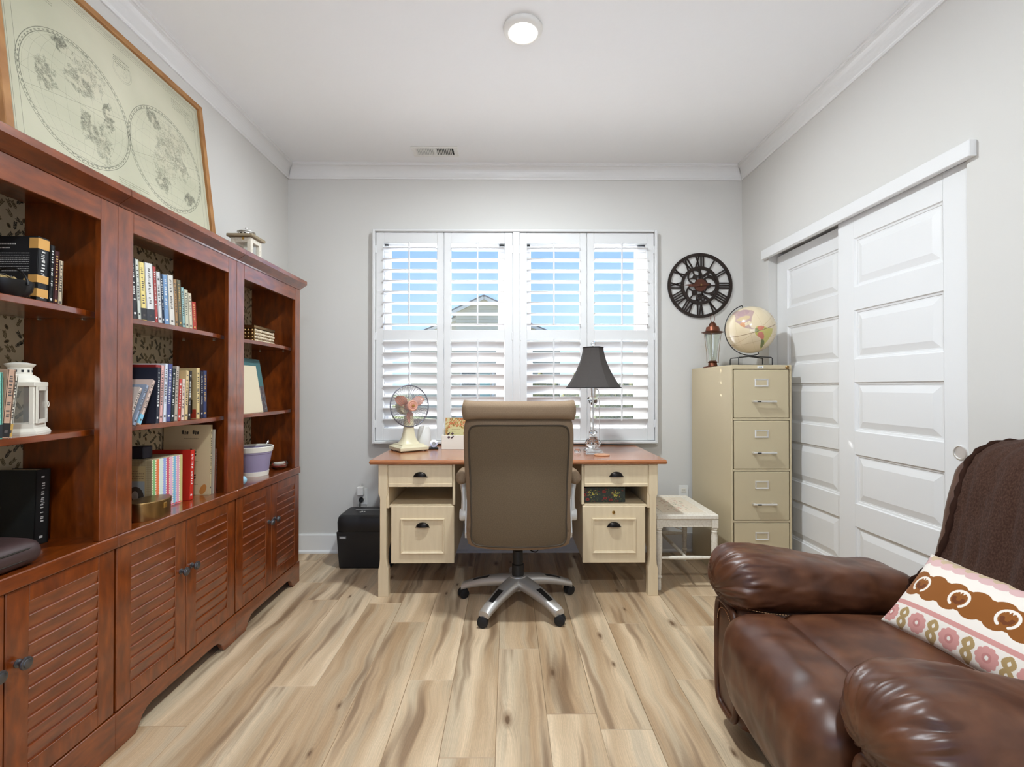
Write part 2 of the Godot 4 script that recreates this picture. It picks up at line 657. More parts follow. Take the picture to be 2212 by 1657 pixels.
func make_view() -> void:
	var cam := Camera3D.new()
	cam.name = "camera"
	cam.position = Vector3(0, 1.18, 0)
	cam.rotation_degrees = Vector3(0.46, -0.5, 0)
	cam.fov = rad_to_deg(2.0 * atan(828.5 / 1030.0))
	cam.near = 0.05
	cam.far = 400.0
	add_child(cam)
	cam.current = true
	var env := Environment.new()
	env.background_mode = Environment.BG_SKY
	var sky := Sky.new()
	var sm := ProceduralSkyMaterial.new()
	sm.sky_top_color = C(60, 128, 230)
	sm.sky_horizon_color = C(186, 215, 244)
	sm.sky_curve = 0.22
	sm.ground_bottom_color = C(150, 150, 120)
	sm.ground_horizon_color = C(196, 206, 206)
	sm.sun_angle_max = 1.0
	sm.energy_multiplier = 1.35
	sky.sky_material = sm
	env.sky = sky
	env.tonemap_mode = Environment.TONE_MAPPER_LINEAR
	env.tonemap_exposure = 1.08
	env.sdfgi_enabled = true
	env.ssao_enabled = true
	env.ssil_enabled = true
	var we := WorldEnvironment.new()
	we.name = "environment"
	we.environment = env
	add_child(we)
	var sun := DirectionalLight3D.new()
	sun.name = "sun"
	sun.light_color = Color(1.0, 1.0, 1.0)
	sun.light_energy = 9.0
	sun.light_angular_distance = 0.6
	sun.shadow_enabled = true
	add_child(sun)
	sun.look_at_from_position(Vector3.ZERO, Vector3(0.7, -1.1, 1.0), Vector3.UP)

func ceiling_light(x: float, d: float, label: String, energy: float) -> void:
	var t := thing("ceiling_light", label, "light", P(x, CEIL, d), 0.0, "flush ceiling lights")
	var b := MB.new()
	b.lathe([Vector2(0.0, 0.0), Vector2(0.086, 0.0), Vector2(0.088, -0.004), Vector2(0.087, -0.012), Vector2(0.080, -0.02), Vector2(0.066, -0.024), Vector2(0.062, -0.02), Vector2(0.0, -0.02)], 40)
	done(b, "trim_ring", M.white_plastic, t)
	b = MB.new()
	b.lathe([Vector2(0.0, -0.0201), Vector2(0.0615, -0.0201), Vector2(0.058, -0.026), Vector2(0.03, -0.03), Vector2(0.0, -0.031)], 40)
	var lens := mat("lamp_lens", C(250, 248, 240), 0.5)
	lens.emission_enabled = true
	lens.emission = Color(1.0, 0.96, 0.9)
	lens.emission_energy_multiplier = 3.0
	done(b, "lens", lens, t, "glowing white lens")
	var l := AreaLight3D.new()
	l.name = "lamp_glow"
	l.area_size = Vector2(0.12, 0.12)
	l.light_color = Color(0.93, 0.97, 1.0)
	l.light_energy = energy
	l.area_range = 12.0
	l.area_attenuation = 2.0
	l.shadow_enabled = true
	t.add_child(l)
	l.position = Vector3(0, -0.034, 0)
	l.rotation_degrees = Vector3(-90, 0, 0)

func crown(called: String, a: Vector3, b: Vector3, inward: Vector3) -> void:
	# a cove section swept along a wall, its corners mitred
	var prof := []
	prof.append(Vector2(0, -0.098))
	prof.append(Vector2(0.008, -0.098))
	prof.append(Vector2(0.009, -0.088))
	for i in 9:
		var q := PI / 2 * i / 8
		prof.append(Vector2(0.012 + 0.040 * (1.0 - cos(q)), -0.084 + 0.066 * sin(q)))
	prof.append(Vector2(0.053, -0.012))
	prof.append(Vector2(0.058, -0.010))
	prof.append(Vector2(0.058, 0))
	prof.append(Vector2(0, 0))
	var al := (b - a).normalized()
	var r0 := PackedVector3Array()
	var r1 := PackedVector3Array()
	for q in prof:
		r0.append(a + inward * q.x + Vector3.UP * q.y + al * q.x)
		r1.append(b + inward * q.x + Vector3.UP * q.y - al * q.x)
	var m := MB.new()
	m.loft([r0, r1], true, false)
	struct(m, called, M.trim)

func baseboard(called: String, a: Vector3, b: Vector3, inward: Vector3) -> void:
	var r0 := PackedVector3Array()
	var r1 := PackedVector3Array()
	for q in [Vector2(0, 0), Vector2(0.022, 0), Vector2(0.021, 0.012), Vector2(0.014, 0.02), Vector2(0.012, 0.022), Vector2(0.012, 0.125), Vector2(0.009, 0.133), Vector2(0, 0.133)]:
		r0.append(a + inward * q.x + Vector3.UP * q.y)
		r1.append(b + inward * q.x + Vector3.UP * q.y)
	var m := MB.new()
	m.loft([r0, r1], true, false)
	struct(m, called, M.trim)

func make_room() -> void:
	# floor of separate planks
	var m := MB.new()
	m.bx(WL - 0.15, WR + 0.3, -0.12, -0.012, WF - 0.15, WB + 0.15)
	var fl := struct(m, "floor", M.subfloor)
	var joints := {-9: 1.2, -8: 2.05, -7: 2.9, -6: 2.665, -5: 1.90, -4: 2.62, -3: 2.41, -2: 1.935, -1: 2.75, 0: 2.16, 1: 2.95, 2: 1.65, 3: 2.387, 4: 1.93, 5: 2.36, 6: 2.7, 7: 1.8, 8: 2.3, 9: 1.5, 10: 2.2}
	var cache := {}
	rng.seed = 5
	for col in range(-9, 10):
		var x0 := maxf(-0.04 + 0.18 * col, WL)
		var x1 := minf(-0.04 + 0.18 * (col + 1), WR + 0.12)
		if x1 - x0 < 0.02:
			continue
		var start: float = joints[col] - 1.22 * 4
		for k in 7:
			var d0 := maxf(start + k * 1.22, WF)
			var d1 := minf(start + (k + 1) * 1.22, WB)
			if d1 - d0 < 0.02 or d1 < WF:
				continue
			var key := "%.3f_%.3f" % [x1 - x0, d1 - d0]
			if not cache.has(key):
				var q := MB.new()
				var hx := (x1 - x0) / 2 - 0.0004
				var hz := (d1 - d0) / 2 - 0.0004
				var e := 0.0014
				var vv := (d1 - d0) / 1.22
				q.face(Vector3(-hx + e, 0, hz - e), Vector3(hx - e, 0, hz - e), Vector3(hx - e, 0, -hz + e), Vector3(-hx + e, 0, -hz + e), 0.01, 0, 0.99, vv)
				var top := [Vector3(-hx + e, 0, hz - e), Vector3(hx - e, 0, hz - e), Vector3(hx - e, 0, -hz + e), Vector3(-hx + e, 0, -hz + e)]
				var rim := [Vector3(-hx, -e, hz), Vector3(hx, -e, hz), Vector3(hx, -e, -hz), Vector3(-hx, -e, -hz)]
				for i in 4:
					var j := (i + 1) % 4
					q.face(rim[i], rim[j], top[j], top[i], 0.01, 0.0, 0.02, 0.1)
					q.face(rim[i] - Vector3(0, 0.01, 0), rim[j] - Vector3(0, 0.01, 0), rim[j], rim[i], 0.01, 0, 0.02, 0.1)
				cache[key] = q.mesh()
			var B := Basis.IDENTITY if rng.randf() < 0.5 else Basis(Vector3.UP, PI)
			put(cache[key], "plank", M["plank_%d" % ((col * 3 + k * 5 + 40 + rng.randi() % 3) % 8)], fl, P((x0 + x1) / 2, 0, (d0 + d1) / 2), B)
	m = MB.new()
	m.bx(WL - 0.15, WR + 0.3, CEIL, CEIL + 0.15, WF - 0.15, WB + 0.15)
	struct(m, "ceiling", M.ceiling)
	# walls; the back one with the window opening, the right one with the closet
	m = MB.new()
	var ox0 := -0.905
	var ox1 := 1.012
	var oy0 := 0.835
	var oy1 := 2.25
	m.bx(WL - 0.15, ox0, 0, CEIL, WB, WB + 0.15)
	m.bx(ox1, WR + 0.3, 0, CEIL, WB, WB + 0.15)
	m.bx(ox0, ox1, 0, oy0, WB, WB + 0.15)
	m.bx(ox0, ox1, oy1, CEIL, WB, WB + 0.15)
	struct(m, "wall_back", M.wall)
	m = MB.new()
	m.bx(WL - 0.15, WL, 0, CEIL, WF, WB)
	struct(m, "wall_left", M.wall)
	m = MB.new()
	m.bx(WR, WR + 0.15, 0, CEIL, WF, 1.742)
	m.bx(WR, WR + 0.15, 0, CEIL, 3.084, WB)
	m.bx(WR, WR + 0.15, 2.05, CEIL, 1.742, 3.084)
	m.bx(WR + 0.15, WR + 0.3, 0, CEIL, WF, WB)
	struct(m, "wall_right", M.wall)
	m = MB.new()
	m.bx(WL - 0.15, -1.25, 0, CEIL, WF - 0.15, WF)
	m.bx(1.35, WR + 0.3, 0, CEIL, WF - 0.15, WF)
	m.bx(-1.25, 1.35, 2.2, CEIL, WF - 0.15, WF)
	struct(m, "wall_front", M.wall)
	# added glass doors, unseen behind the camera, letting in fill light
	for k in 2:
		var x0 := -1.25 + 1.3 * k
		var dr := Node3D.new()
		dr.name = "door_%d" % (3 + k)
		dr.set_meta("kind", "structure")
		dr.position = P(x0 + 0.65, 0.0, WF - 0.08)
		add_child(dr)
		var f := MB.new()
		for s in [-1.0, 1.0]:
			f.box(Vector3(s * 0.615, 1.1, 0), Vector3(0.07, 2.2, 0.05), 0.003)
			f.box(Vector3(0, 1.1 + s * 1.055, 0), Vector3(1.16, 0.09, 0.05), 0.003)
		done(f, "added_door_frame", M.vinyl, dr)
		boxpart("pane", M.glazing, dr, Vector3(0, 1.1, 0), Vector3(1.16, 2.02, 0.006))
	crown("trim_1", P(WL, CEIL, WB), P(WR, CEIL, WB), Vector3(0, 0, 1))
	crown("trim_2", P(WL, CEIL, WF), P(WL, CEIL, WB), Vector3(1, 0, 0))
	crown("trim_3", P(WR, CEIL, WB), P(WR, CEIL, WF), Vector3(-1, 0, 0))
	crown("trim_4", P(WR, CEIL, WF), P(WL, CEIL, WF), Vector3(0, 0, -1))
	baseboard("baseboard_back", P(WL, 0, WB), P(WR, 0, WB), Vector3(0, 0, 1))
	baseboard("baseboard_left", P(WL, 0, WF), P(WL, 0, WB - 0.022), Vector3(1, 0, 0))
	baseboard("baseboard_right", P(WR, 0, 1.742), P(WR, 0, WF), Vector3(-1, 0, 0))
	baseboard("baseboard_front", P(WR, 0, WF), P(1.35, 0, WF), Vector3(0, 0, -1))
	# the board over the closet track
	m = MB.new()
	m.bx(1.668, WR, 2.018, 2.078, 1.703, 3.12, 0.002)
	struct(m, "trim_5", M.door)
	closet_door("door_1", 1.745, 2.452, 1.712)
	closet_door("door_2", 2.395, 3.082, 1.752)
	make_window()

func closet_door(called: String, d0: float, d1: float, x: float) -> void:
	var th := 0.034
	var root := Node3D.new()
	root.name = numbered(called)
	root.position = P(x, 0.008, (d0 + d1) / 2)
	root.set_meta("kind", "structure")
	add_child(root)
	var hw := (d1 - d0) / 2
	var st := 0.112
	var top := 2.018
	for s in [-1.0, 1.0]:
		boxpart("stile", M.door, root, Vector3(th / 2, top / 2, s * (hw - st / 2)), Vector3(th, top, st), 0.0015)
	var pw := hw - st
	var edges := [0.0]
	var pan := []
	for k in 5:
		var y1 := 1.908 - 0.355 * k
		pan.append([y1 - 0.243, y1])
	var y := top
	for k in 6:
		var lo: float = pan[k][1] if k < 5 else 0.0
		boxpart("rail", M.door, root, Vector3(th / 2, (y + lo) / 2, 0), Vector3(th, y - lo, pw * 2 + 0.001))
		if k < 5:
			y = pan[k][0]
	for k in 5:
		var b := MB.new()
		var rings := []
		for q in [[0.0, 0.0], [0.004, 0.006], [0.012, 0.008], [0.013, 0.011], [0.02, 0.011], [0.05, 0.002], [0.052, 0.002]]:
			var r := PackedVector3Array()
			for e in [[-1, 0], [1, 0], [1, 1], [-1, 1]]:
				r.append(Vector3(q[1], (pan[k][1] - q[0]) if e[1] else (pan[k][0] + q[0]), -e[0] * (pw - q[0])))
			rings.append(r)
		var back := PackedVector3Array()
		for v in rings[0]:
			back.append(Vector3(th, v.y, v.z))
		rings.push_front(back)
		b.loft(rings, true, false)
		done(b, "panel", M.door, root)
	if called == "door_1":
		var b := MB.new()
		b.lathe([Vector2(0, 0.0), Vector2(0.028, 0.0), Vector2(0.028, 0.003), Vector2(0.024, 0.004), Vector2(0.022, -0.004), Vector2(0, -0.005)], 32, Transform3D(Basis(Vector3(0, 0, 1), PI / 2), Vector3(-0.0005, 0.925, hw - 0.045)))
		done(b, "finger_pull", M.nickel, root, "round chrome finger pull")

func make_window() -> void:
	var w := Node3D.new()
	w.name = "window_1"
	w.set_meta("kind", "structure")
	add_child(w)
	var b := MB.new()
	var z0 := 3.50
	var z1 := 3.565
	b.bx(-0.905, -0.872, 0.835, 2.25, z0, z1, 0.003)
	b.bx(0.952, 1.012, 0.835, 2.25, z0, z1, 0.003)
	b.bx(-0.066, 0.165, 0.835, 2.25, z0, z1, 0.003)
	b.bx(-0.905, 1.012, 0.835, 0.875, z0, z1, 0.003)
	b.bx(-0.905, 1.012, 2.215, 2.25, z0, z1, 0.003)
	done(b, "window_frame", M.vinyl, w)
	for s in [[-0.872, -0.066], [0.165, 0.952]]:
		for lev in 2:
			var y0 := 0.875 if lev == 0 else 1.535
			var y1 := 1.575 if lev == 0 else 2.215
			var zz := 3.512 if lev == 0 else 3.536
			var f := MB.new()
			var e := 0.018 if lev == 0 else 0.006
			f.bx(s[0], s[0] + e, y0, y1, zz, zz + 0.022)
			f.bx(s[1] - e, s[1], y0, y1, zz, zz + 0.022)
			f.bx(s[0] + e, s[1] - e, y0, y0 + 0.035, zz, zz + 0.022)
			f.bx(s[0] + e, s[1] - e, y1 - (0.035 if lev == 0 else 0.008), y1, zz, zz + 0.022)
			var sash := done(f, "sash", M.vinyl, w)
			var g := MB.new()
			g.bx(s[0] + e, s[1] - e, y0 + 0.03, y1 - 0.005, zz + 0.009, zz + 0.013)
			done(g, "pane", M.glazing, sash)
	b = MB.new()
	b.bx(-0.905, 1.012, 0.825, 0.838, 3.43, 3.50)
	done(b, "sill", M.vinyl, w)

func louver_mesh(len_: float) -> ArrayMesh:
	var b := MB.new()
	var r0 := PackedVector3Array()
	var r1 := PackedVector3Array()
	for k in 14:
		var a := TAU * k / 14
		var q := Vector2(cos(a) * 0.0445, sin(a) * 0.0056)
		r0.append(Vector3(-len_ / 2, q.y, q.x))
		r1.append(Vector3(len_ / 2, q.y, q.x))
	b.loft([r0, r1])
	return b.mesh()

func make_shutters() -> void:
	var x0 := -1.012
	var x1 := 1.012
	var H := 1.52
	var fr := thing("plantation_shutter", "white plantation shutters with four louvered panels over the window", "shutters", P(0.053, 0.782, 3.40))
	boxpart("frame_side", M.shutter, fr, Vector3(x0 + 0.009, H / 2, 0), Vector3(0.018, H, 0.058), 0.003)
	boxpart("frame_side", M.shutter, fr, Vector3(x1 - 0.009, H / 2, 0), Vector3(0.018, H, 0.058), 0.003)
	boxpart("frame_head", M.shutter, fr, Vector3(0, H - 0.008, 0), Vector3(1.988, 0.016, 0.058), 0.003)
	boxpart("frame_sill", M.shutter, fr, Vector3(0, 0.009, 0.006), Vector3(1.988, 0.018, 0.07), 0.003)
	boxpart("middle_post", M.shutter, fr, Vector3(0.007, H / 2, 0.002), Vector3(0.05, H - 0.036, 0.05), 0.004)
	var spans := [[-0.938, -0.457, -0.884, -0.505], [-0.4545, 0.0335, -0.404, -0.023], [0.0865, 0.5635, 0.136, 0.514], [0.566, 1.044, 0.616, 0.996]]
	var y0 := 0.802
	var y1 := 2.284
	var mesh := louver_mesh(0.3768)
	var rod := MB.new()
	rod.box(Vector3(0, 0, 0), Vector3(0.011, 0.585, 0.011), 0.003)
	var rodm := rod.mesh()
	for i in 4:
		var s: Array = spans[i]
		var cx: float = (s[2] + s[3]) / 2
		var b := MB.new()
		for e in [[s[0], s[2]], [s[3], s[1]]]:
			b.box(Vector3((e[0] + e[1]) / 2 - cx, (y1 - y0) / 2, 0), Vector3(e[1] - e[0], y1 - y0, 0.028), 0.003)
		var W: float = s[3] - s[2]
		b.box(Vector3(0, 0.043, 0), Vector3(W, 0.086, 0.026), 0.002)
		b.box(Vector3(0, 1.5515 - y0, 0), Vector3(W, 0.073, 0.026), 0.002)
		b.box(Vector3(0, (2.207 + y1) / 2 - y0, 0), Vector3(W, y1 - 2.207, 0.026), 0.002)
		var t := done(b, "panel", M.shutter, fr)
		t.position = P(cx, y0, 3.405) - fr.position
		for lev in 2:
			var base := 0.888 if lev == 0 else 1.588
			var pitch := 0.0783 if lev == 0 else 0.0772
			for k in 8:
				var tilt := deg_to_rad(-44.0) if lev == 0 else deg_to_rad(-2.0)
				put(mesh, "louver", M.shutter, t, Vector3(0, base + pitch * (k + 0.5) - y0, 0), Basis(Vector3.RIGHT, tilt))
			var rz := 0.0315 + 0.008 if lev == 0 else 0.051
			put(rodm, "tilt_rod", M.shutter, t, Vector3(0, base + 0.315 + (0.03 if lev == 0 else 0.01) - y0, rz))
		var hs: float = s[0] if i % 2 == 0 else s[1]
		for hy in [0.12, 0.74, 1.36]:
			boxpart("hinge", M.shutter, t, Vector3(hs - cx, hy, 0.017), Vector3(0.012, 0.055, 0.006), 0.002)

func make_outdoors() -> void:
	var b := MB.new()
	b.bx(-60, 60, -0.6, -0.35, 3.9, 90)
	var lawn := done(b, "lawn", M.lawn, self)
	tag(lawn, "sunlit green lawn seen through the shutter louvers", "lawn")
	lawn.set_meta("kind", "stuff")
	b = MB.new()
	b.bx(-14, 14, -0.45, -0.15, -16, WF - 0.16)
	var added_patio := done(b, "added_patio", M.concrete, self)  # unseen ground, added to bounce sun in from behind the camera
	tag(added_patio, "pale paving added unseen behind the room to bounce sunlight in", "added_patio")
	b = MB.new()
	b.bx(-9, 9, -0.34, -0.15, WB + 0.16, 10.5)
	var ter := done(b, "added_terrace", M.concrete, self)  # added below the sightline to throw sunlight up at the ceiling
	tag(ter, "pale paving added out of sight under the window to brighten the ceiling", "added_terrace")
	# the neighbour's house: a gabled front with lap siding and two lower roofs
	var D := 24.0
	var h := thing("neighbour_house", "beige sided house with a gable beyond the window", "house", P(-1.2, -0.34, D))
	var W := 1.42
	var apex := 5.99
	var eave := apex - 0.47 * W
	var wall := MB.new()
	wall.bx(-W, W, 0, eave, 0.05, 6)
	wall.prism(PackedVector2Array([Vector2(-W, eave), Vector2(W, eave), Vector2(0, apex)]), -6, -0.05)
	wall.prism(PackedVector2Array([Vector2(-4.0, 0), Vector2(4.0, 0), Vector2(4.0, 4.1), Vector2(0, 5.8), Vector2(-4.0, 4.1)]), -9, -1.6)
	done(wall, "wall", M.siding, h)
	for k in 36:
		var y := 0.17 * k
		var hw := W if y < eave else (apex - y - 0.17) / 0.47
		if hw > 0.1:
			boxpart("siding_board", M.siding, h, Vector3(0, y + 0.085, -0.02), Vector3(hw * 2, 0.165, 0.05), 0.0, Basis(Vector3.RIGHT, deg_to_rad(-9)))
	for s in [-1.0, 1.0]:
		for q in [[W + 0.32, 0.47, apex, -2.9, 6.2], [4.5, 0.43, 5.85, -5.4, 7.8]]:
			var sl := atan(q[1])
			var Lr: float = q[0] / cos(sl)
			var c := Vector3(s * q[0] / 2, q[2] - q[1] * q[0] / 2, q[3])
			var R := Basis(Vector3(0, 0, 1), -s * sl)
			boxpart("roof", M.shingle, h, c + Vector3(0, 0.14, 0), Vector3(Lr, 0.07, q[4]), 0.0, R)
			boxpart("fascia", M.fascia, h, c + Vector3(0, 0.02, q[4] / 2 - 0.06), Vector3(Lr, 0.15, 0.1), 0.0, R)
	for k in 2:
		var wn := boxpart("window", M.fascia, h, Vector3(-0.75 + 1.6 * k, 1.75, 0.03), Vector3(0.9, 1.5, 0.1))
		boxpart("pane", M.dark_glass, wn, Vector3(0, 0, 0.05), Vector3(0.7, 1.3, 0.04))
	boxpart("door", M.teal_shutter, h, Vector3(0.05, 1.1, 0.02), Vector3(0.5, 2.2, 0.1))
	rng.seed = 77
	var spots := [[-5.4, 12.0, 0.8], [-3.6, 11.2, 0.95], [0.75, 12.3, 1.7], [1.95, 11.6, 1.75], [3.15, 12.2, 1.7], [4.35, 11.8, 1.8]]
	for k in spots.size():
		var s: Array = spots[k]
		var q := MB.new()
		var f := FastNoiseLite.new()
		f.seed = k
		f.frequency = 1.3
		var hh: float = s[2]
		q.puff(14, func(v: Vector3) -> Vector3:
			var n := v.normalized()
			var rr := 1.0 + 0.35 * f.get_noise_3dv(n * 2.0 + Vector3(k, 0, 0)) + 0.12 * f.get_noise_3dv(n * 7.0)
			return Vector3(n.x * 0.6, n.y * hh * 0.45 + hh * 0.6, n.z * 0.6) * Vector3(rr, 1.0 + (rr - 1.0) * 0.5, rr))
		var o := thing("shrub", ("low rounded shrub beside the house outside the window" if k < 2 else "tall dark bush in the row outside the window"), "shrub", P(s[0], -0.35, s[1]), 0.0, "shrubs on the lawn outside")
		done(q, "foliage", M.hedge_leaf, o)
		boxpart("stem", M.hedge_leaf, o, Vector3(0, 0.16, 0), Vector3(0.08, 0.32, 0.08))

func outlet(x: float, y: float, label: String) -> Node3D:
	var o := thing("wall_outlet", label, "outlet", P(x, y, WB), 0.0, "wall outlets")
	boxpart("cover_plate", M.white_plastic, o, Vector3(0, 0, 0.003), Vector3(0.072, 0.116, 0.006), 0.002)
	for s in [-1.0, 1.0]:
		var r := boxpart("receptacle", M.cream_paint, o, Vector3(0, s * 0.024, 0.0065), Vector3(0.034, 0.028, 0.003), 0.001)
		for e in [-1.0, 1.0]:
			boxpart("slot", M.ink, r, Vector3(e * 0.006, 0.003, 0.0014), Vector3(0.002, 0.008, 0.0006))
	return o

func make_fittings() -> void:
	# ceiling register
	var v := thing("ceiling_vent", "white slotted air register in the ceiling near window", "vent", P(-0.49, CEIL, 3.212))
	var b := MB.new()
	b.box(Vector3(0, -0.003, 0.055), Vector3(0.31, 0.006, 0.022), 0.002)
	b.box(Vector3(0, -0.003, -0.055), Vector3(0.31, 0.006, 0.022), 0.002)
	for s in [-1.0, 1.0]:
		b.box(Vector3(s * 0.14, -0.003, 0), Vector3(0.03, 0.006, 0.09), 0.002)
	b.box(Vector3(0, -0.003, 0), Vector3(0.014, 0.006, 0.09), 0.002)
	done(b, "frame", M.white_plastic, v)
	boxpart("throat", M.ink, v, Vector3(0, -0.0005, 0), Vector3(0.27, 0.001, 0.09))
	for k in 22:
		if k == 11:
			continue
		var x := -0.121 + 0.011 * k
		boxpart("fin", M.white_plastic, v, Vector3(x, -0.0035, 0), Vector3(0.009, 0.0012, 0.088), 0.0, Basis(Vector3(0, 0, 1), deg_to_rad(38.0 if k < 11 else -38.0)))
	var o := outlet(-1.04, 0.40, "white wall outlet with a charger plugged in above the shredder")
	var ch := thing("phone_charger", "small white plug charger in the outlet above shredder", "charger", P(-1.045, 0.445, WB - 0.0085))
	boxpart("body", M.white_plastic, ch, Vector3(0, 0, 0.022), Vector3(0.045, 0.062, 0.042), 0.006)
	b = MB.new()
	b.tube(spline([Vector3(0.0, 0.03, 0.025), Vector3(0.015, 0.055, 0.03), Vector3(0.028, 0.03, 0.028), Vector3(0.032, -0.05, 0.02), Vector3(0.05, -0.12, 0.02)], 20), 0.0018, 6)
	done(b, "lead", M.white_plastic, ch)
	outlet(1.265, 0.415, "white wall outlet above the painted stool")
	ceiling_light(0.067, 2.105, "round flush ceiling light glowing in the middle of the ceiling", 4.4)
	ceiling_light(0.067, -0.35, "added ceiling light out of view behind the camera for fill", 4.4)  # invented second fixture, never in view, softens light from the camera side

# ---------------------------------------------------------------- bookcases
const BX := -1.562      # back of the bookcases
const BD := 0.29        # depth
const BW := 0.681

func make_bookcases() -> void:
	var hw := BW / 2
	var t := thing("bookcase", "cherry bookcase holding the big black upright book and white lantern", "bookcase", P(BX, 0, 0.882 + hw), 0.0, "cherry bookcases with louvered doors")
	var b := MB.new()
	# plinth: an apron with bracket feet, front and sides
	var ap := PackedVector2Array([Vector2(-hw, 0), Vector2(-hw + 0.085, 0), Vector2(-hw + 0.10, 0.018), Vector2(-hw + 0.112, 0.04), Vector2(-hw + 0.135, 0.055), Vector2(-hw + 0.16, 0.06), Vector2(hw - 0.16, 0.06), Vector2(hw - 0.135, 0.055), Vector2(hw - 0.112, 0.04), Vector2(hw - 0.10, 0.018), Vector2(hw - 0.085, 0), Vector2(hw, 0), Vector2(hw, 0.122), Vector2(-hw, 0.122)])
	b.prism(ap, BD - 0.018, BD + 0.003, Transform3D(Basis(Vector3(0, 0, -1), Vector3.UP, Vector3.RIGHT), Vector3.ZERO), 0.002)
	for s in [-1.0, 1.0]:
		b.box(Vector3(BD / 2 - 0.01, 0.061, s * (hw - 0.009)), Vector3(BD - 0.02, 0.122, 0.018))
	done(b, "plinth", M.cherry_d, t)
	for s in [-1.0, 1.0]:
		boxpart("side_panel", M.cherry_v, t, Vector3(BD / 2 - 0.008, 0.39, s * (hw - 0.0095)), Vector3(BD - 0.018, 0.535, 0.018))
		boxpart("side_panel", M.cherry_v, t, Vector3(BD / 2 - 0.006, 1.236, s * (hw - 0.0095)), Vector3(BD - 0.014, 1.074, 0.018))
		boxpart("stile", M.cherry_v, t, Vector3(BD - 0.009, 1.236, s * (hw - 0.0325)), Vector3(0.019, 1.074, 0.064), 0.0015)
	boxpart("base_panel", M.cherry_d, t, Vector3(BD / 2 - 0.01, 0.13, 0), Vector3(BD - 0.02, 0.016, BW - 0.036))
	boxpart("back_panel", M.leaf_paper, t, Vector3(0.004, 1.236, 0), Vector3(0.006, 1.074, BW - 0.036)).set_meta("label", "beige leaf patterned back panel")
	boxpart("base_back", M.cherry_v, t, Vector3(0.004, 0.39, 0), Vector3(0.006, 0.535, BW - 0.036))
	boxpart("countertop", M.cherry_d, t, Vector3(BD / 2 + 0.004, 0.679, 0), Vector3(BD + 0.008, 0.04, BW - 0.001), 0.003)
	boxpart("top_rail", M.cherry_d, t, Vector3(BD - 0.009, 1.738, 0), Vector3(0.019, 0.07, BW - 0.13), 0.0015)
	# cornice
	b = MB.new()
	var prof := [Vector2(0.0, 1.7735), Vector2(BD + 0.002, 1.7735), Vector2(BD + 0.006, 1.779), Vector2(BD + 0.042, 1.803), Vector2(BD + 0.044, 1.8035), Vector2(BD + 0.044, 1.824), Vector2(BD + 0.041, 1.827), Vector2(0.0, 1.827)]
	var e0 := PackedVector3Array()
	var e1 := PackedVector3Array()
	for q in prof:
		e0.append(Vector3(q.x, q.y, hw - 0.0012))
		e1.append(Vector3(q.x, q.y, -hw + 0.0012))
	b.loft([e0, e1], true, false)
	done(b, "cornice", M.cherry_d, t)
	# shelves with a slightly bowed front
	for y in [1.0385, 1.4105]:
		var pl := PackedVector2Array()
		var w := hw - 0.02
		pl.append(Vector2(-w, 0.01))
		for k in 17:
			var u := -1.0 + 2.0 * k / 16
			pl.append(Vector2(u * w, BD - 0.045 + 0.028 * (1.0 - pow(absf(u), 2.6))))
		pl.append(Vector2(w, 0.01))
		var sb := MB.new()
		sb.prism(pl, -0.0095, 0.0095, Transform3D(Basis(Vector3(0, 0, 1), Vector3(1, 0, 0), Vector3(0, 1, 0)), Vector3(0, y, 0)), 0.0015)
		var sh := done(sb, "shelf", M.cherry_d, t)
		for s in [-1.0, 1.0]:
			for x in [0.06, 0.2]:
				boxpart("shelf_pin", M.pin, sh, Vector3(x, y - 0.0125, s * (hw - 0.024)), Vector3(0.006, 0.005, 0.012), 0.001)
	# two louvered doors
	var slat := MB.new()
	slat.box(Vector3.ZERO, Vector3(0.008, 0.044, 0.217), 0.002, Basis(Vector3(0, 0, 1), deg_to_rad(-9)))
	var slm := slat.mesh()
	for s in [-1.0, 1.0]:
		var cz: float = s * (BW / 4 - 0.0015)
		var dw := BW / 2 - 0.006
		var db := MB.new()
		var y0 := 0.126
		var y1 := 0.656
		for e in [-1.0, 1.0]:
			db.box(Vector3(0, (y0 + y1) / 2, e * (dw / 2 - 0.03)), Vector3(0.018, y1 - y0, 0.06), 0.002)
		db.box(Vector3(0, y1 - 0.0225, 0), Vector3(0.018, 0.045, dw - 0.12), 0.001)
		db.box(Vector3(0, y0 + 0.029, 0), Vector3(0.018, 0.058, dw - 0.12), 0.001)
		db.box(Vector3(-0.0075, (y0 + y1) / 2, 0), Vector3(0.003, y1 - y0 - 0.08, dw - 0.12))
		var dm := put(db.mesh(), "door", M.cherry_v, t, Vector3(BD - 0.009, 0, cz))
		for k in 11:
			put(slm, "slat", M.cherry_d, dm, Vector3(0.002, 0.2035 + 0.0388 * k, 0))
		var kb := MB.new()
		kb.lathe([Vector2(0, 0), Vector2(0.011, 0), Vector2(0.011, 0.003), Vector2(0.006, 0.006), Vector2(0.0065, 0.014), Vector2(0.015, 0.018), Vector2(0.0165, 0.023), Vector2(0.0155, 0.026), Vector2(0.012, 0.0265), Vector2(0.011, 0.029), Vector2(0.006, 0.0305), Vector2(0, 0.031)], 24, Transform3D(Basis(Vector3(0, 0, 1), -PI / 2), Vector3(0.009, 0.464, -s * (dw / 2 - 0.03))))
		done(kb, "knob", M.pewter, dm, "dark pewter knob")
	var labs := ["cherry bookcase in the middle, filled with rows of books", "cherry bookcase with the purple bucket, next to the window wall"]
	for k in 2:
		var c := t.duplicate()
		c.name = numbered("bookcase")
		add_child(c)
		c.position = P(BX, 0, 0.882 + hw + BW * (k + 1))
		tag(c, labs[k], "bookcase", "cherry bookcases with louvered doors")

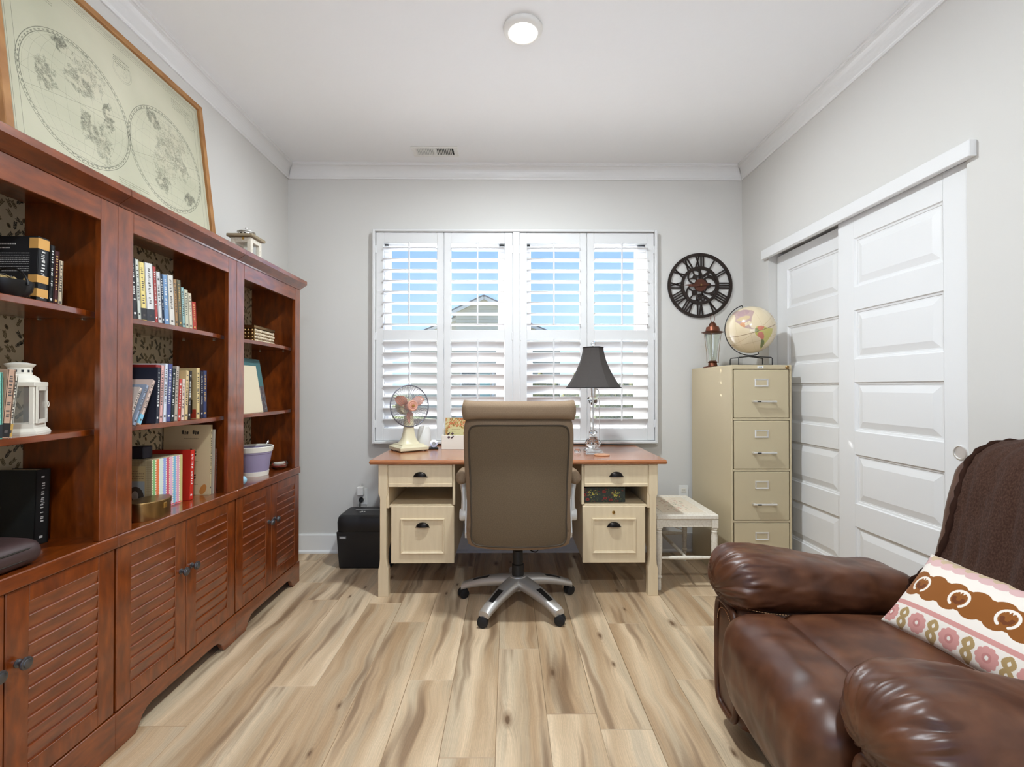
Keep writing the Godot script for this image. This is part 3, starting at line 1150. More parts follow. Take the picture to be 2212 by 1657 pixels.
# one book: boards and spine, the block of pages, a few marks of lettering. Spine towards +x, thickness along d.
func book(x: float, y: float, d: float, th: float, h: float, dep: float, col: Color, lean: float, label: String, group: String, ink := "white_ink", band := Color(0, 0, 0, 0), soft := false) -> Node3D:
	# x is the spine, d the near bottom edge of the book; lean > 0 tips the top away from the camera
	var o := thing("book", label, "book", P(x, y, d), 0.0, group)
	var piv := Basis(Vector3.RIGHT, -lean)
	var off := Vector3.ZERO
	if lean > 0:
		off = Vector3(0, th * sin(lean), 0)
	var key := "book_%s" % col.to_html(false)
	if not M.has(key):
		mat(key, col, 0.45)
	var bt := 0.0016 if soft else 0.0028
	var b := MB.new()
	b.box(Vector3(-dep / 2, h / 2, -bt / 2), Vector3(dep, h, bt))
	b.box(Vector3(-dep / 2, h / 2, -th + bt / 2), Vector3(dep, h, bt))
	b.box(Vector3(-bt / 2, h / 2, -th / 2), Vector3(bt, h, th), bt * 0.4)
	put(b.mesh(), "cover", M[key], o, off, piv)
	b = MB.new()
	var ov := 0.0006 if soft else 0.003
	b.box(Vector3(-dep / 2 - bt / 2 + ov, h / 2, -th / 2), Vector3(dep - bt - ov * 2, h - ov * 2, th - bt * 2))
	put(b.mesh(), "page_block", M.pages, o, off, piv)
	# lettering along the spine
	if th > 0.008:
		b = MB.new()
		var r := RandomNumberGenerator.new()
		r.seed = int(d * 1000) + int(h * 5000)
		var yy := h * 0.9
		while yy > h * 0.3:
			var l := r.randf_range(0.003, 0.008)
			b.box(Vector3(0.0003, yy, -th / 2 + r.randf_range(-0.05, 0.05) * th), Vector3(0.0008, l * 0.55, minf(th * r.randf_range(0.28, 0.42), 0.009)))
			yy -= l * 1.25 if r.randf() < 0.85 else l * 2.6
		b.box(Vector3(0.0003, h * 0.1, -th / 2), Vector3(0.0008, 0.007, minf(th * 0.4, 0.01)))
		put(b.mesh(), "lettering", M["soft_ink" if ink == "ink" else ink], o, off, piv).set_meta("kind", "stuff")
	if band.a > 0:
		var bk := "band_%s" % band.to_html(false)
		if not M.has(bk):
			mat(bk, band, 0.5)
		b = MB.new()
		b.box(Vector3(-dep * 0.06, h * 0.12, -th / 2), Vector3(dep * 0.121, h * 0.2, th + 0.0006))
		put(b.mesh(), "band", M[bk], o, off + piv * Vector3(0.0002, 0, 0), piv)
	return o

func row(x: float, y: float, d: float, lean: float, list: Array, group: String, where: String) -> void:
	var dd := d
	for q in list:
		var th: float = q[0]
		book(x + (q[6] if q.size() > 6 else 0.0), y, dd, th, q[1], q[2], q[3], lean, q[4] + " " + where, group, q[5] if q.size() > 5 else "ink", q[7] if q.size() > 7 else Color(0, 0, 0, 0))
		dd += th / cos(lean) + 0.0012

func flat_face(called: String, tex: Image, parent: Node, a: Vector3, b: Vector3, c: Vector3, d: Vector3, rough := 0.7) -> MeshInstance3D:
	var m := mat(called + "_%d" % M.size(), Color.WHITE, rough)
	m.albedo_texture = ImageTexture.create_from_image(tex)
	var f := MB.new()
	f.face(a, b, c, d)
	return done(f, called, m, parent)

func lines(im: Image, x0: int, x1: int, y0: int, y1: int, step: int, c: Color, sd: int) -> void:
	var r := RandomNumberGenerator.new()
	r.seed = sd
	var y := y0
	while y < y1:
		var x := x0
		var end := x1 if r.randf() < 0.75 else int(lerpf(x0, x1, r.randf_range(0.4, 0.9)))
		while x < end:
			var w := r.randi_range(3, 9)
			im.fill_rect(Rect2i(x, y, mini(w, end - x), maxi(2, step / 3)), c)
			x += w + 2
		y += step

func make_books() -> void:
	# --- first bookcase, top shelf: the big black book showing its back cover
	var y := 1.42
	var d := 1.366
	var o := book(-1.342, y, d, 0.032, 0.192, 0.2, C(20, 20, 22), 0.03, "thick black book with orange spine patches on the top shelf", "books in the first bookcase", "white_ink")
	var im := Image.create(360, 300, false, Image.FORMAT_RGB8)
	im.fill(C(20, 20, 22))
	lines(im, 40, 250, 30, 60, 18, C(220, 216, 206), 1)
	lines(im, 30, 320, 74, 126, 10, C(190, 188, 182), 2)
	lines(im, 40, 320, 136, 158, 10, C(190, 188, 182), 3)
	lines(im, 70, 310, 170, 216, 11, C(198, 196, 190), 4)
	lines(im, 30, 335, 226, 286, 10, C(176, 174, 168), 5)
	var cov := flat_face("cover_print", im, o, Vector3(-0.199, 0.002, 0.0004), Vector3(-0.001, 0.002, 0.0004), Vector3(-0.001, 0.19, 0.0004), Vector3(-0.199, 0.19, 0.0004))
	cov.transform = Transform3D(Basis(Vector3.RIGHT, -0.03), Vector3(0, 0.034 * sin(0.03), 0))
	mat("patch_orange", C(214, 160, 84), 0.6)
	for q in [[0.172, 0.03], [0.07, 0.022], [0.03, 0.024]]:
		var pm := boxpart("orange_patch", M.patch_orange, o, Basis(Vector3.RIGHT, -0.03) * Vector3(-0.0116, q[0], -0.016) + Vector3(0, 0.001, 0), Vector3(0.0255, q[1], 0.0335), 0.0, Basis(Vector3.RIGHT, -0.03))
		pm.set_meta("label", "orange spine patch")
	row(-1.34, y, 1.402, 0.03, [
		[0.012, 0.178, 0.16, C(30, 30, 30), "slim black paperback", "white_ink"],
		[0.014, 0.165, 0.15, C(70, 24, 26), "dark maroon paperback", "gold_ink"],
		[0.012, 0.14, 0.14, C(206, 188, 160), "short cream paperback", "ink"]], "books in the first bookcase", "next to the big black book")
	# wire basket of dried leaves in front of it
	var bk := thing("bowl", "dark round bowl of dried leaves in front of the black book", "bowl", P(-1.335, y, 1.285))
	var b := MB.new()
	b.lathe([Vector2(0, 0), Vector2(0.03, 0), Vector2(0.046, 0.02), Vector2(0.05, 0.045), Vector2(0.046, 0.045), Vector2(0.042, 0.02), Vector2(0.026, 0.004), Vector2(0, 0.004)], 32)
	b.tube(arc(Vector3(0, 0.028, 0), 0.052, 0.1, PI - 0.1, 24, Vector3.RIGHT, Vector3.UP), 0.003, 6)
	done(b, "shell", M.black_metal, bk)
	b = MB.new()
	rng.seed = 4
	for k in 26:
		var a := rng.randf() * TAU
		var rr := rng.randf() * 0.034
		b.box(Vector3(cos(a) * rr, 0.036 + rng.randf() * 0.014, sin(a) * rr), Vector3(0.02, 0.002, 0.012), 0.0, Basis.from_euler(Vector3(rng.randf() * 3, rng.randf() * 3, rng.randf() * 3)))
	var lf := done(b, "dried_leaves", mat("dry_leaf", C(170, 146, 96), 0.9), bk)
	lf.set_meta("kind", "stuff")
	# --- first bookcase, middle shelf: three books and the lantern
	y = 1.048
	row(-1.285, y, 1.2, 0.0, [[0.024, 0.17, 0.15, C(120, 190, 170), "mint green book with printed spine", "ink", 0.0, C(36, 40, 44)]], "books in the first bookcase", "beside the tan book")
	book(-1.288, y, 1.224, 0.02, 0.178, 0.15, C(186, 150, 126), 0.09, "tan book with black ends leaning on the lantern", "books in the first bookcase", "ink", C(24, 22, 22))
	book(-1.295, y, 1.248, 0.009, 0.165, 0.14, C(222, 214, 196), 0.1, "slim white book leaning on the lantern", "books in the first bookcase", "ink", C(196, 156, 76))
	white_lantern(Vector3(-1.402, y, -1.382))
	# --- first bookcase, lower shelf
	y = 0.699
	var g := book(-1.43, y, 1.452, 0.046, 0.228, 0.118, C(28, 32, 32), 0.04, "old black hardback with worn silver spine lettering", "books in the first bookcase", "white_ink")
	var sat := thing("document_case", "dark brown zipped leather case lying in the first bookcase", "case", P(-1.395, y, 1.178))
	b = MB.new()
	b.puff(16, func(v: Vector3) -> Vector3:
		var p := rbox(v, Vector3(0.118, 0.034, 0.16), 0.032)
		p.y += 0.006 * (1.0 - pow(p.x / 0.118, 2.0)) * maxf(v.y, 0.0)
		return p + Vector3(0, 0.034, 0))
	done(b, "body", mat("case_leather", C(62, 44, 42), 0.45), sat)
	b = MB.new()
	for yy in [0.022, 0.05]:
		var lp := PackedVector3Array()
		for k in 40:
			var a := TAU * k / 40
			lp.append(Vector3(signf(cos(a)) * pow(absf(cos(a)), 0.3) * 0.1155, yy, signf(sin(a)) * pow(absf(sin(a)), 0.3) * 0.1575))
		b.tube(lp, 0.0025, 5, true)
	done(b, "zip", M.dark_liner, sat)
	# --- middle bookcase, top shelf
	y = 1.42
	row(-1.318, y, 1.645, -0.075, [
		[0.0152, 0.195, 0.16, C(206, 170, 170), "pink striped paperback", "ink"],
		[0.0229, 0.2, 0.16, C(226, 212, 204), "white book with a red lettered spine", "ink"],
		[0.0229, 0.215, 0.17, C(34, 30, 30), "black hardback with white edge", "white_ink"],
		[0.0152, 0.215, 0.17, C(206, 208, 196), "pale grey paperback", "ink"],
		[0.0254, 0.21, 0.17, C(228, 206, 128), "yellow book with black printed spine", "ink", 0.0, C(40, 38, 40)],
		[0.0381, 0.215, 0.17, C(216, 214, 210), "thick white hardback with black foot band", "ink", 0.0, C(52, 52, 56)],
		[0.0152, 0.21, 0.17, C(170, 66, 60), "slim red paperback", "white_ink"],
		[0.0203, 0.195, 0.16, C(208, 206, 204), "light grey book", "ink"],
		[0.0102, 0.19, 0.16, C(44, 52, 74), "thin navy booklet", "white_ink"],
		[0.0254, 0.192, 0.16, C(116, 148, 184), "blue book with white lettered spine", "white_ink"],
		[0.0305, 0.198, 0.16, C(212, 206, 194), "ivory speckled book", "ink"],
		[0.0178, 0.188, 0.15, C(158, 120, 76), "brown book with tan spine", "ink"],
		[0.0229, 0.19, 0.15, C(96, 88, 64), "olive book with gold lettering", "gold_ink"],
		[0.0152, 0.165, 0.14, C(150, 184, 182), "pale teal paperback", "ink"],
		[0.0229, 0.16, 0.14, C(196, 192, 166), "sage cream paperback", "ink"],
		[0.0203, 0.15, 0.14, C(208, 194, 168), "beige paperback", "ink"],
		[0.0254, 0.118, 0.12, C(176, 54, 34), "short red book", "gold_ink"]], "books on the top shelf of the middle bookcase", "on the middle bookcase top shelf")
	# --- middle bookcase, middle shelf
	y = 1.048
	for q in [[1.618, 0.14, C(214, 196, 184), "small pale book leaning at the post"], [1.645, 0.15, C(150, 160, 178), "small grey blue book leaning on the black one"], [1.668, 0.17, C(218, 190, 176), "small salmon book with blue foot, leaning"]]:
		book(-1.285, y, q[0], 0.014, q[1], 0.12, q[2], 0.42, q[3], "books on the middle shelf of the middle bookcase", "ink", C(130, 190, 214) if q[1] > 0.16 else Color(0, 0, 0, 0))
	row(-1.3, y, 1.745, 0.045, [
		[0.016, 0.205, 0.2, C(40, 44, 58), "dark blue picture book with grey spine", "white_ink", 0.02],
		[0.026, 0.215, 0.19, C(140, 30, 28), "thick dark red hardback", "white_ink"],
		[0.018, 0.215, 0.18, C(224, 172, 166), "pink and cream paperback", "ink"],
		[0.018, 0.222, 0.17, C(214, 218, 228), "white and blue striped book", "ink"],
		[0.022, 0.222, 0.17, C(72, 78, 130), "indigo book with white lettering", "white_ink"],
		[0.018, 0.205, 0.16, C(34, 44, 44), "black green book", "white_ink"],
		[0.018, 0.215, 0.16, C(186, 172, 156), "taupe book with pale spine", "ink"],
		[0.018, 0.165, 0.14, C(190, 62, 48), "short red and white book", "white_ink"],
		[0.018, 0.165, 0.14, C(226, 200, 184), "short cream book with black title", "ink"],
		[0.02, 0.2, 0.15, C(214, 186, 136), "sand coloured book", "ink"],
		[0.016, 0.2, 0.15, C(40, 30, 28), "black book with a silver foot", "white_ink"]], "books on the middle shelf of the middle bookcase", "on the middle bookcase middle shelf")
	var pic := book(-1.318, y, 2.03, 0.022, 0.215, 0.16, C(214, 188, 132), 0.0, "wide sandy picture book with a red corner", "books on the middle shelf of the middle bookcase", "ink")
	im = Image.create(160, 220, false, Image.FORMAT_RGB8)
	im.fill(C(218, 192, 138))
	lines(im, 40, 100, 24, 80, 10, C(150, 126, 84), 7)
	im.fill_rect(Rect2i(70, 182, 90, 38), C(176, 52, 24))
	im.fill_rect(Rect2i(120, 140, 24, 60), C(70, 66, 44))
	flat_face("cover_print", im, pic, Vector3(-0.158, 0.002, 0.0004), Vector3(-0.001, 0.002, 0.0004), Vector3(-0.001, 0.213, 0.0004), Vector3(-0.158, 0.213, 0.0004))
	row(-1.318, y, 2.058, 0.0, [
		[0.016, 0.2, 0.15, C(40, 34, 52), "dark plum book with red speckles", "white_ink"],
		[0.024, 0.205, 0.15, C(48, 58, 96), "navy blue book at the end of the row", "gold_ink"]], "books on the middle shelf of the middle bookcase", "on the middle bookcase middle shelf")
	# --- middle bookcase, lower shelf
	y = 0.699
	var song := book(-1.335, y, 2.148, 0.012, 0.312, 0.21, C(214, 190, 146), 0.03, "tall yellowed song book standing against the side panel", "books on the lower shelf of the middle bookcase", "ink")
	im = Image.create(220, 330, false, Image.FORMAT_RGB8)
	im.fill(C(216, 194, 150))
	for q in [[100, 34], [150, 34], [140, 130], [140, 240]]:
		for k in 9:
			ell(im, q[0] + sin(k * 2.1) * 12, q[1] + cos(k * 1.7) * (14 if q[1] > 60 else 6), 3 + k % 3, 5, k, C(62, 52, 42))
	for yy in [62, 172, 282]:
		lines(im, 95, 165, yy, yy + 3, 8, C(120, 98, 70), yy)
	ell(im, 190, 306, 14, 26, 0.4, C(196, 130, 60))
	flat_face("cover_print", im, song, Vector3(-0.209, 0.002, 0.0004), Vector3(-0.001, 0.002, 0.0004), Vector3(-0.001, 0.310, 0.0004), Vector3(-0.209, 0.310, 0.0004)).transform = Transform3D(Basis(Vector3.RIGHT, -0.03), Vector3(0, 0.012 * sin(0.03), 0))
	book(-1.33, y, 2.166, 0.008, 0.29, 0.19, C(190, 178, 160), 0.03, "thin grey music folder behind the song book", "books on the lower shelf of the middle bookcase", "ink", Color(0, 0, 0, 0), true)
	book(-1.328, y, 2.178, 0.010, 0.20, 0.19, C(150, 96, 76), 0.03, "thin brown folder behind the song book", "books on the lower shelf of the middle bookcase", "ink", Color(0, 0, 0, 0), true)
	book(-1.352, y, 2.036, 0.028, 0.212, 0.17, C(196, 40, 24), 0.05, "bright red cook book beside the striped box", "books on the lower shelf of the middle bookcase", "white_ink")
	striped_box(Vector3(-1.43, y, -1.94))
	brass_box(Vector3(-1.326, y, -1.785))
	# --- far bookcase
	pebble_box(Vector3(-1.40, 1.42, -2.655))
	y = 1.048
	var tip := Basis(Vector3(0, 0, 1), 0.17)
	var pr := thing("photo_folder", "plain cream card folder leaning in the far bookcase", "folder", P(-1.318, y, 2.455))
	b = MB.new()
	b.box(Vector3(-0.005, 0.125, 0), Vector3(0.01, 0.25, 0.26), 0.001)
	put(b.mesh(), "cover", mat("card_cream", C(216, 202, 172), 0.8), pr, Vector3(0, 0.0, 0), tip)
	var al := thing("album", "teal album with a patterned foot leaning behind the cream folder", "album", P(-1.337, y, 2.52))
	b = MB.new()
	b.box(Vector3(-0.008, 0.145, 0), Vector3(0.016, 0.29, 0.3), 0.001)
	put(b.mesh(), "cover", mat("album_teal", C(62, 100, 100), 0.6), al, Vector3(0, 0.0, 0), tip)
	im = Image.create(240, 232, false, Image.FORMAT_RGB8)
	im.fill(C(64, 104, 104))
	lines(im, 40, 200, 34, 54, 22, C(206, 214, 206), 31)
	im.fill_rect(Rect2i(0, 120, 240, 112), C(84, 74, 74))
	rng.seed = 8
	for k in 120:
		ell(im, rng.randf() * 240, 124 + rng.randf() * 106, 7, 3, rng.randf() * 3, [C(120, 112, 108), C(58, 56, 62), C(96, 104, 112)][k % 3])
	var af := flat_face("cover_print", im, al, Vector3(0.0004, 0.002, 0.148), Vector3(0.0004, 0.002, -0.148), Vector3(0.0004, 0.288, -0.148), Vector3(0.0004, 0.288, 0.148))
	af.basis = tip
	bucket(Vector3(-1.402, 0.699, -2.64))
	# glass ball and the little glass bowl
	var gb := thing("glass_ball", "pale blue glass ball in front of the bucket", "ball", P(-1.312, 0.699, 2.37))
	b = MB.new()
	b.ball(Vector3(0, 0.022, 0), Vector3(0.022, 0.022, 0.022), 20)
	done(b, "ball", mat("blue_glass", C(150, 196, 214), 0.08), gb)
	var wb := thing("glass_bowl", "small clear glass bowl with red and white sweets", "bowl", P(-1.345, 0.699, 2.82))
	b = MB.new()
	b.lathe([Vector2(0, 0), Vector2(0.026, 0), Vector2(0.044, 0.014), Vector2(0.05, 0.032), Vector2(0.044, 0.05), Vector2(0.041, 0.05), Vector2(0.046, 0.032), Vector2(0.041, 0.017), Vector2(0.024, 0.005), Vector2(0, 0.005)], 28)
	done(b, "bowl", M.jar_glass, wb)
	b = MB.new()
	b.lathe([Vector2(0, 0.0062), Vector2(0.022, 0.0062), Vector2(0.037, 0.018), Vector2(0.04, 0.027), Vector2(0.02, 0.032), Vector2(0, 0.033)], 24)
	done(b, "red_sweets", mat("sweet_red", C(176, 60, 40), 0.5), wb)
	b = MB.new()
	b.lathe([Vector2(0, 0.034), Vector2(0.034, 0.030), Vector2(0.03, 0.04), Vector2(0, 0.044)], 24)
	done(b, "white_sweets", mat("sweet_white", C(228, 214, 204), 0.5), wb)

func white_lantern(at: Vector3) -> void:
	var t := thing("lantern", "white metal lantern with glass sides in the first bookcase", "lantern", at, deg_to_rad(27))
	t.scale = Vector3(0.74, 0.96, 0.74)
	var m: Material = M.cream_paint
	var b := MB.new()
	var hw := 0.058
	var rings := []
	for q in [[0.072, 0.0], [0.070, 0.006], [0.060, 0.016], [0.058, 0.03], [0.0, 0.03]]:
		var r := PackedVector3Array()
		for e in [[-1, -1], [1, -1], [1, 1], [-1, 1]]:
			r.append(Vector3(e[0] * q[0], q[1], e[1] * q[0]))
		rings.append(r)
	b.loft(rings, true, false)
	done(b, "base", m, t)
	for e in [[-1, -1], [1, -1], [1, 1], [-1, 1]]:
		boxpart("post", m, t, Vector3(e[0] * (hw - 0.006), 0.085, e[1] * (hw - 0.006)), Vector3(0.014, 0.112, 0.014), 0.001)
	for s in [-1.0, 1.0]:
		boxpart("pane", M.pane, t, Vector3(0, 0.085, s * (hw - 0.004)), Vector3(0.092, 0.108, 0.002))
	boxpart("pane", M.pane, t, Vector3(-hw + 0.004, 0.085, 0), Vector3(0.002, 0.108, 0.092))
	b = MB.new()
	b.box(Vector3(0, 0.147, 0), Vector3(0.128, 0.014, 0.128), 0.002)
	done(b, "top_plate", m, t)
	b = MB.new()
	for s in [-1.0, 1.0]:
		b.box(Vector3(hw + 0.006, 0.085, s * 0.042), Vector3(0.006, 0.108, 0.012))
		b.box(Vector3(hw + 0.006, 0.085 + s * 0.049, 0), Vector3(0.006, 0.012, 0.09))
	var dr := done(b, "door", m, t)
	boxpart("pane", M.pane, dr, Vector3(hw + 0.006, 0.085, 0), Vector3(0.002, 0.088, 0.074))
	b = MB.new()
	b.tube(arc(Vector3(hw + 0.012, 0.085, -0.044), 0.008, 0, TAU, 12, Vector3(0, 0, 1), Vector3.UP), 0.0015, 6)
	done(b, "latch", m, dr)
	b = MB.new()
	b.lathe([Vector2(0, 0.154), Vector2(0.058, 0.154), Vector2(0.056, 0.164), Vector2(0.044, 0.172), Vector2(0.036, 0.176), Vector2(0.035, 0.196), Vector2(0.044, 0.204), Vector2(0.045, 0.207), Vector2(0.02, 0.212), Vector2(0, 0.213)], 32)
	var dome := done(b, "dome", m, t)
	b = MB.new()
	for k in 12:
		var a := TAU * k / 12
		b.box(Vector3(cos(a) * 0.0355, 0.186, sin(a) * 0.0355), Vector3(0.0014, 0.007, 0.007), 0.0, Basis(Vector3.UP, -a))
	done(b, "vent_holes", M.ink, dome)

func striped_box(at: Vector3) -> void:
	var t := thing("gift_box", "box with candy coloured stripes on one side and a printed picture front", "box", at, -0.06)
	boxpart("body", mat("box_board", C(176, 160, 126), 0.8), t, Vector3(0, 0.1, 0), Vector3(0.12, 0.2, 0.16), 0.001)
	# the print of the striped side (towards the room)
	var im := Image.create(160, 170, false, Image.FORMAT_RGB8)
	var cols := [C(126, 176, 110), C(220, 110, 62), C(214, 226, 214), C(150, 164, 216), C(206, 84, 104), C(222, 176, 196), C(120, 176, 206), C(216, 160, 186), C(196, 184, 120)]
	for k in 9:
		im.fill_rect(Rect2i(int(k * 17.8), 0, 18, 170), cols[k])
		for yy in range(0, 170, 8):
			ell(im, k * 17.8, yy + (k % 2) * 4, 3, 3, 0, C(236, 226, 196))
	for x in range(0, 160, 8):
		ell(im, x, 166, 3, 3, 0, C(206, 40, 50))
	flat_face("striped_print", im, t, Vector3(0.0603, 0.001, 0.079), Vector3(0.0603, 0.001, -0.079), Vector3(0.0603, 0.199, -0.079), Vector3(0.0603, 0.199, 0.079))
	im = Image.create(120, 170, false, Image.FORMAT_RGB8)
	im.fill(C(176, 160, 124))
	for x in range(0, 120, 6):
		im.fill_rect(Rect2i(x, 0, 1, 170), C(140, 118, 84))
	for yy in range(0, 170, 6):
		im.fill_rect(Rect2i(0, yy, 120, 1), C(140, 118, 84))
	im.fill_rect(Rect2i(14, 20, 82, 150), C(182, 158, 112))
	lines(im, 22, 90, 36, 62, 8, C(112, 90, 64), 12)
	im.fill_rect(Rect2i(18, 70, 74, 100), C(150, 156, 156))
	ell(im, 54, 124, 34, 36, 0, C(62, 52, 44))
	ell(im, 52, 118, 14, 16, 0, C(168, 160, 150))
	im.fill_rect(Rect2i(22, 140, 62, 30), C(38, 32, 28))
	flat_face("picture_print", im, t, Vector3(-0.059, 0.001, 0.0803), Vector3(0.059, 0.001, 0.0803), Vector3(0.059, 0.199, 0.0803), Vector3(-0.059, 0.199, 0.0803))
	var c := thing("camera_case", "small dark box behind the striped box", "box", at + Vector3(-0.025, 0.2, 0.035))
	boxpart("body", mat("navy_case", C(34, 32, 46), 0.6), c, Vector3(0, 0.024, 0), Vector3(0.06, 0.048, 0.05), 0.004)

func brass_box(at: Vector3) -> void:
	var t := thing("brass_box", "oval tarnished brass box with a lid in the middle bookcase", "box", at)
	var sc := Transform3D(Basis(Vector3(0.52, 0, 0), Vector3(0, 1, 0), Vector3(0, 0, 0.78)), Vector3.ZERO)
	var b := MB.new()
	b.lathe([Vector2(0, 0), Vector2(0.098, 0), Vector2(0.1, 0.003), Vector2(0.1, 0.047), Vector2(0, 0.047)], 48, sc)
	done(b, "body", M.old_brass, t)
	b = MB.new()
	b.lathe([Vector2(0, 0.0472), Vector2(0.103, 0.0472), Vector2(0.1035, 0.050), Vector2(0.1035, 0.064), Vector2(0.101, 0.067), Vector2(0, 0.069)], 48, sc)
	done(b, "lid", M.old_brass, t)
	boxpart("clasp", M.brass, t, Vector3(0.0535, 0.045, 0.0), Vector3(0.004, 0.02, 0.016), 0.001)

func pebble_box(at: Vector3) -> void:
	var t := thing("pebble_box", "small box covered in pale pebbles on far bookcase top shelf", "box", at, 0.05)
	boxpart("body", M.old_brass, t, Vector3(0, 0.035, 0), Vector3(0.10, 0.075, 0.24), 0.002)
	boxpart("lid", M.old_brass, t, Vector3(0, 0.0835, 0), Vector3(0.108, 0.016, 0.248), 0.003)
	var pm := MB.new()
	pm.ball(Vector3.ZERO, Vector3(0.0045, 0.0085, 0.0085), 10)
	var mesh := pm.mesh()
	var shell := mat("pebble", C(206, 188, 158), 0.25, 0.3)
	rng.seed = 9
	for i in 4:
		for k in 14:
			put(mesh, "pebble", shell, t, Vector3(0.051, 0.01 + i * 0.018, -0.111 + k * 0.0166 + (i % 2) * 0.006), Basis.from_scale(Vector3(1, rng.randf_range(0.8, 1.15), rng.randf_range(0.8, 1.1))))
		for k in 5:
			put(mesh, "pebble", M.old_brass, t, Vector3(-0.04 + k * 0.019, 0.01 + i * 0.018, 0.1215), Basis(Vector3.UP, PI / 2))

func bucket(at: Vector3) -> void:
	var t := thing("bucket", "lavender metal bucket with cream rims in the far bookcase", "bucket", at)
	var b := MB.new()
	b.lathe([Vector2(0, 0.002), Vector2(0.074, 0.002), Vector2(0.092, 0.118), Vector2(0.094, 0.12), Vector2(0.099, 0.155), Vector2(0.0965, 0.155), Vector2(0.09, 0.12), Vector2(0.071, 0.006), Vector2(0, 0.006)], 40)
	done(b, "pail", mat("lavender", C(150, 138, 166), 0.5), t)
	b = MB.new()
	b.lathe([Vector2(0.072, 0), Vector2(0.0765, 0), Vector2(0.0800, 0.024), Vector2(0.0765, 0.024), Vector2(0.072, 0)], 40)
	done(b, "foot_band", M.cream_paint, t)
	b = MB.new()
	b.lathe([Vector2(0.0945, 0.13), Vector2(0.0975, 0.13), Vector2(0.1025, 0.156), Vector2(0.099, 0.159), Vector2(0.0955, 0.156), Vector2(0.0945, 0.13)], 40)
	done(b, "rim_band", M.cream_paint, t)
	b = MB.new()
	b.tube(spline([Vector3(0.02, 0.145, -0.102), Vector3(0.022, 0.165, -0.108), Vector3(0.024, 0.175, -0.118), Vector3(0.03, 0.165, -0.108)], 16), 0.003, 6)
	done(b, "handle", M.nickel, t)

# ---------------------------------------------------------------- map and lantern on top of the bookcases
func continent(im: Image, c: Vector2, r: Vector2, sd: int, ink: Color, n: int) -> void:
	var f := FastNoiseLite.new()
	f.seed = sd
	f.frequency = 0.02
	var q := RandomNumberGenerator.new()
	q.seed = sd
	for k in n:
		var a := q.randf() * TAU
		var rad := sqrt(q.randf())
		var p := c + Vector2(cos(a) * r.x, sin(a) * r.y) * rad * (1.0 + 0.5 * f.get_noise_1d(a * 60.0))
		if f.get_noise_2d(p.x, p.y) > -0.12:
			var L := q.randf_range(1.5, 6.0)
			var an := q.randf() * TAU
			stroke(im, p, p + Vector2(cos(an), sin(an)) * L, ink, 0.22)

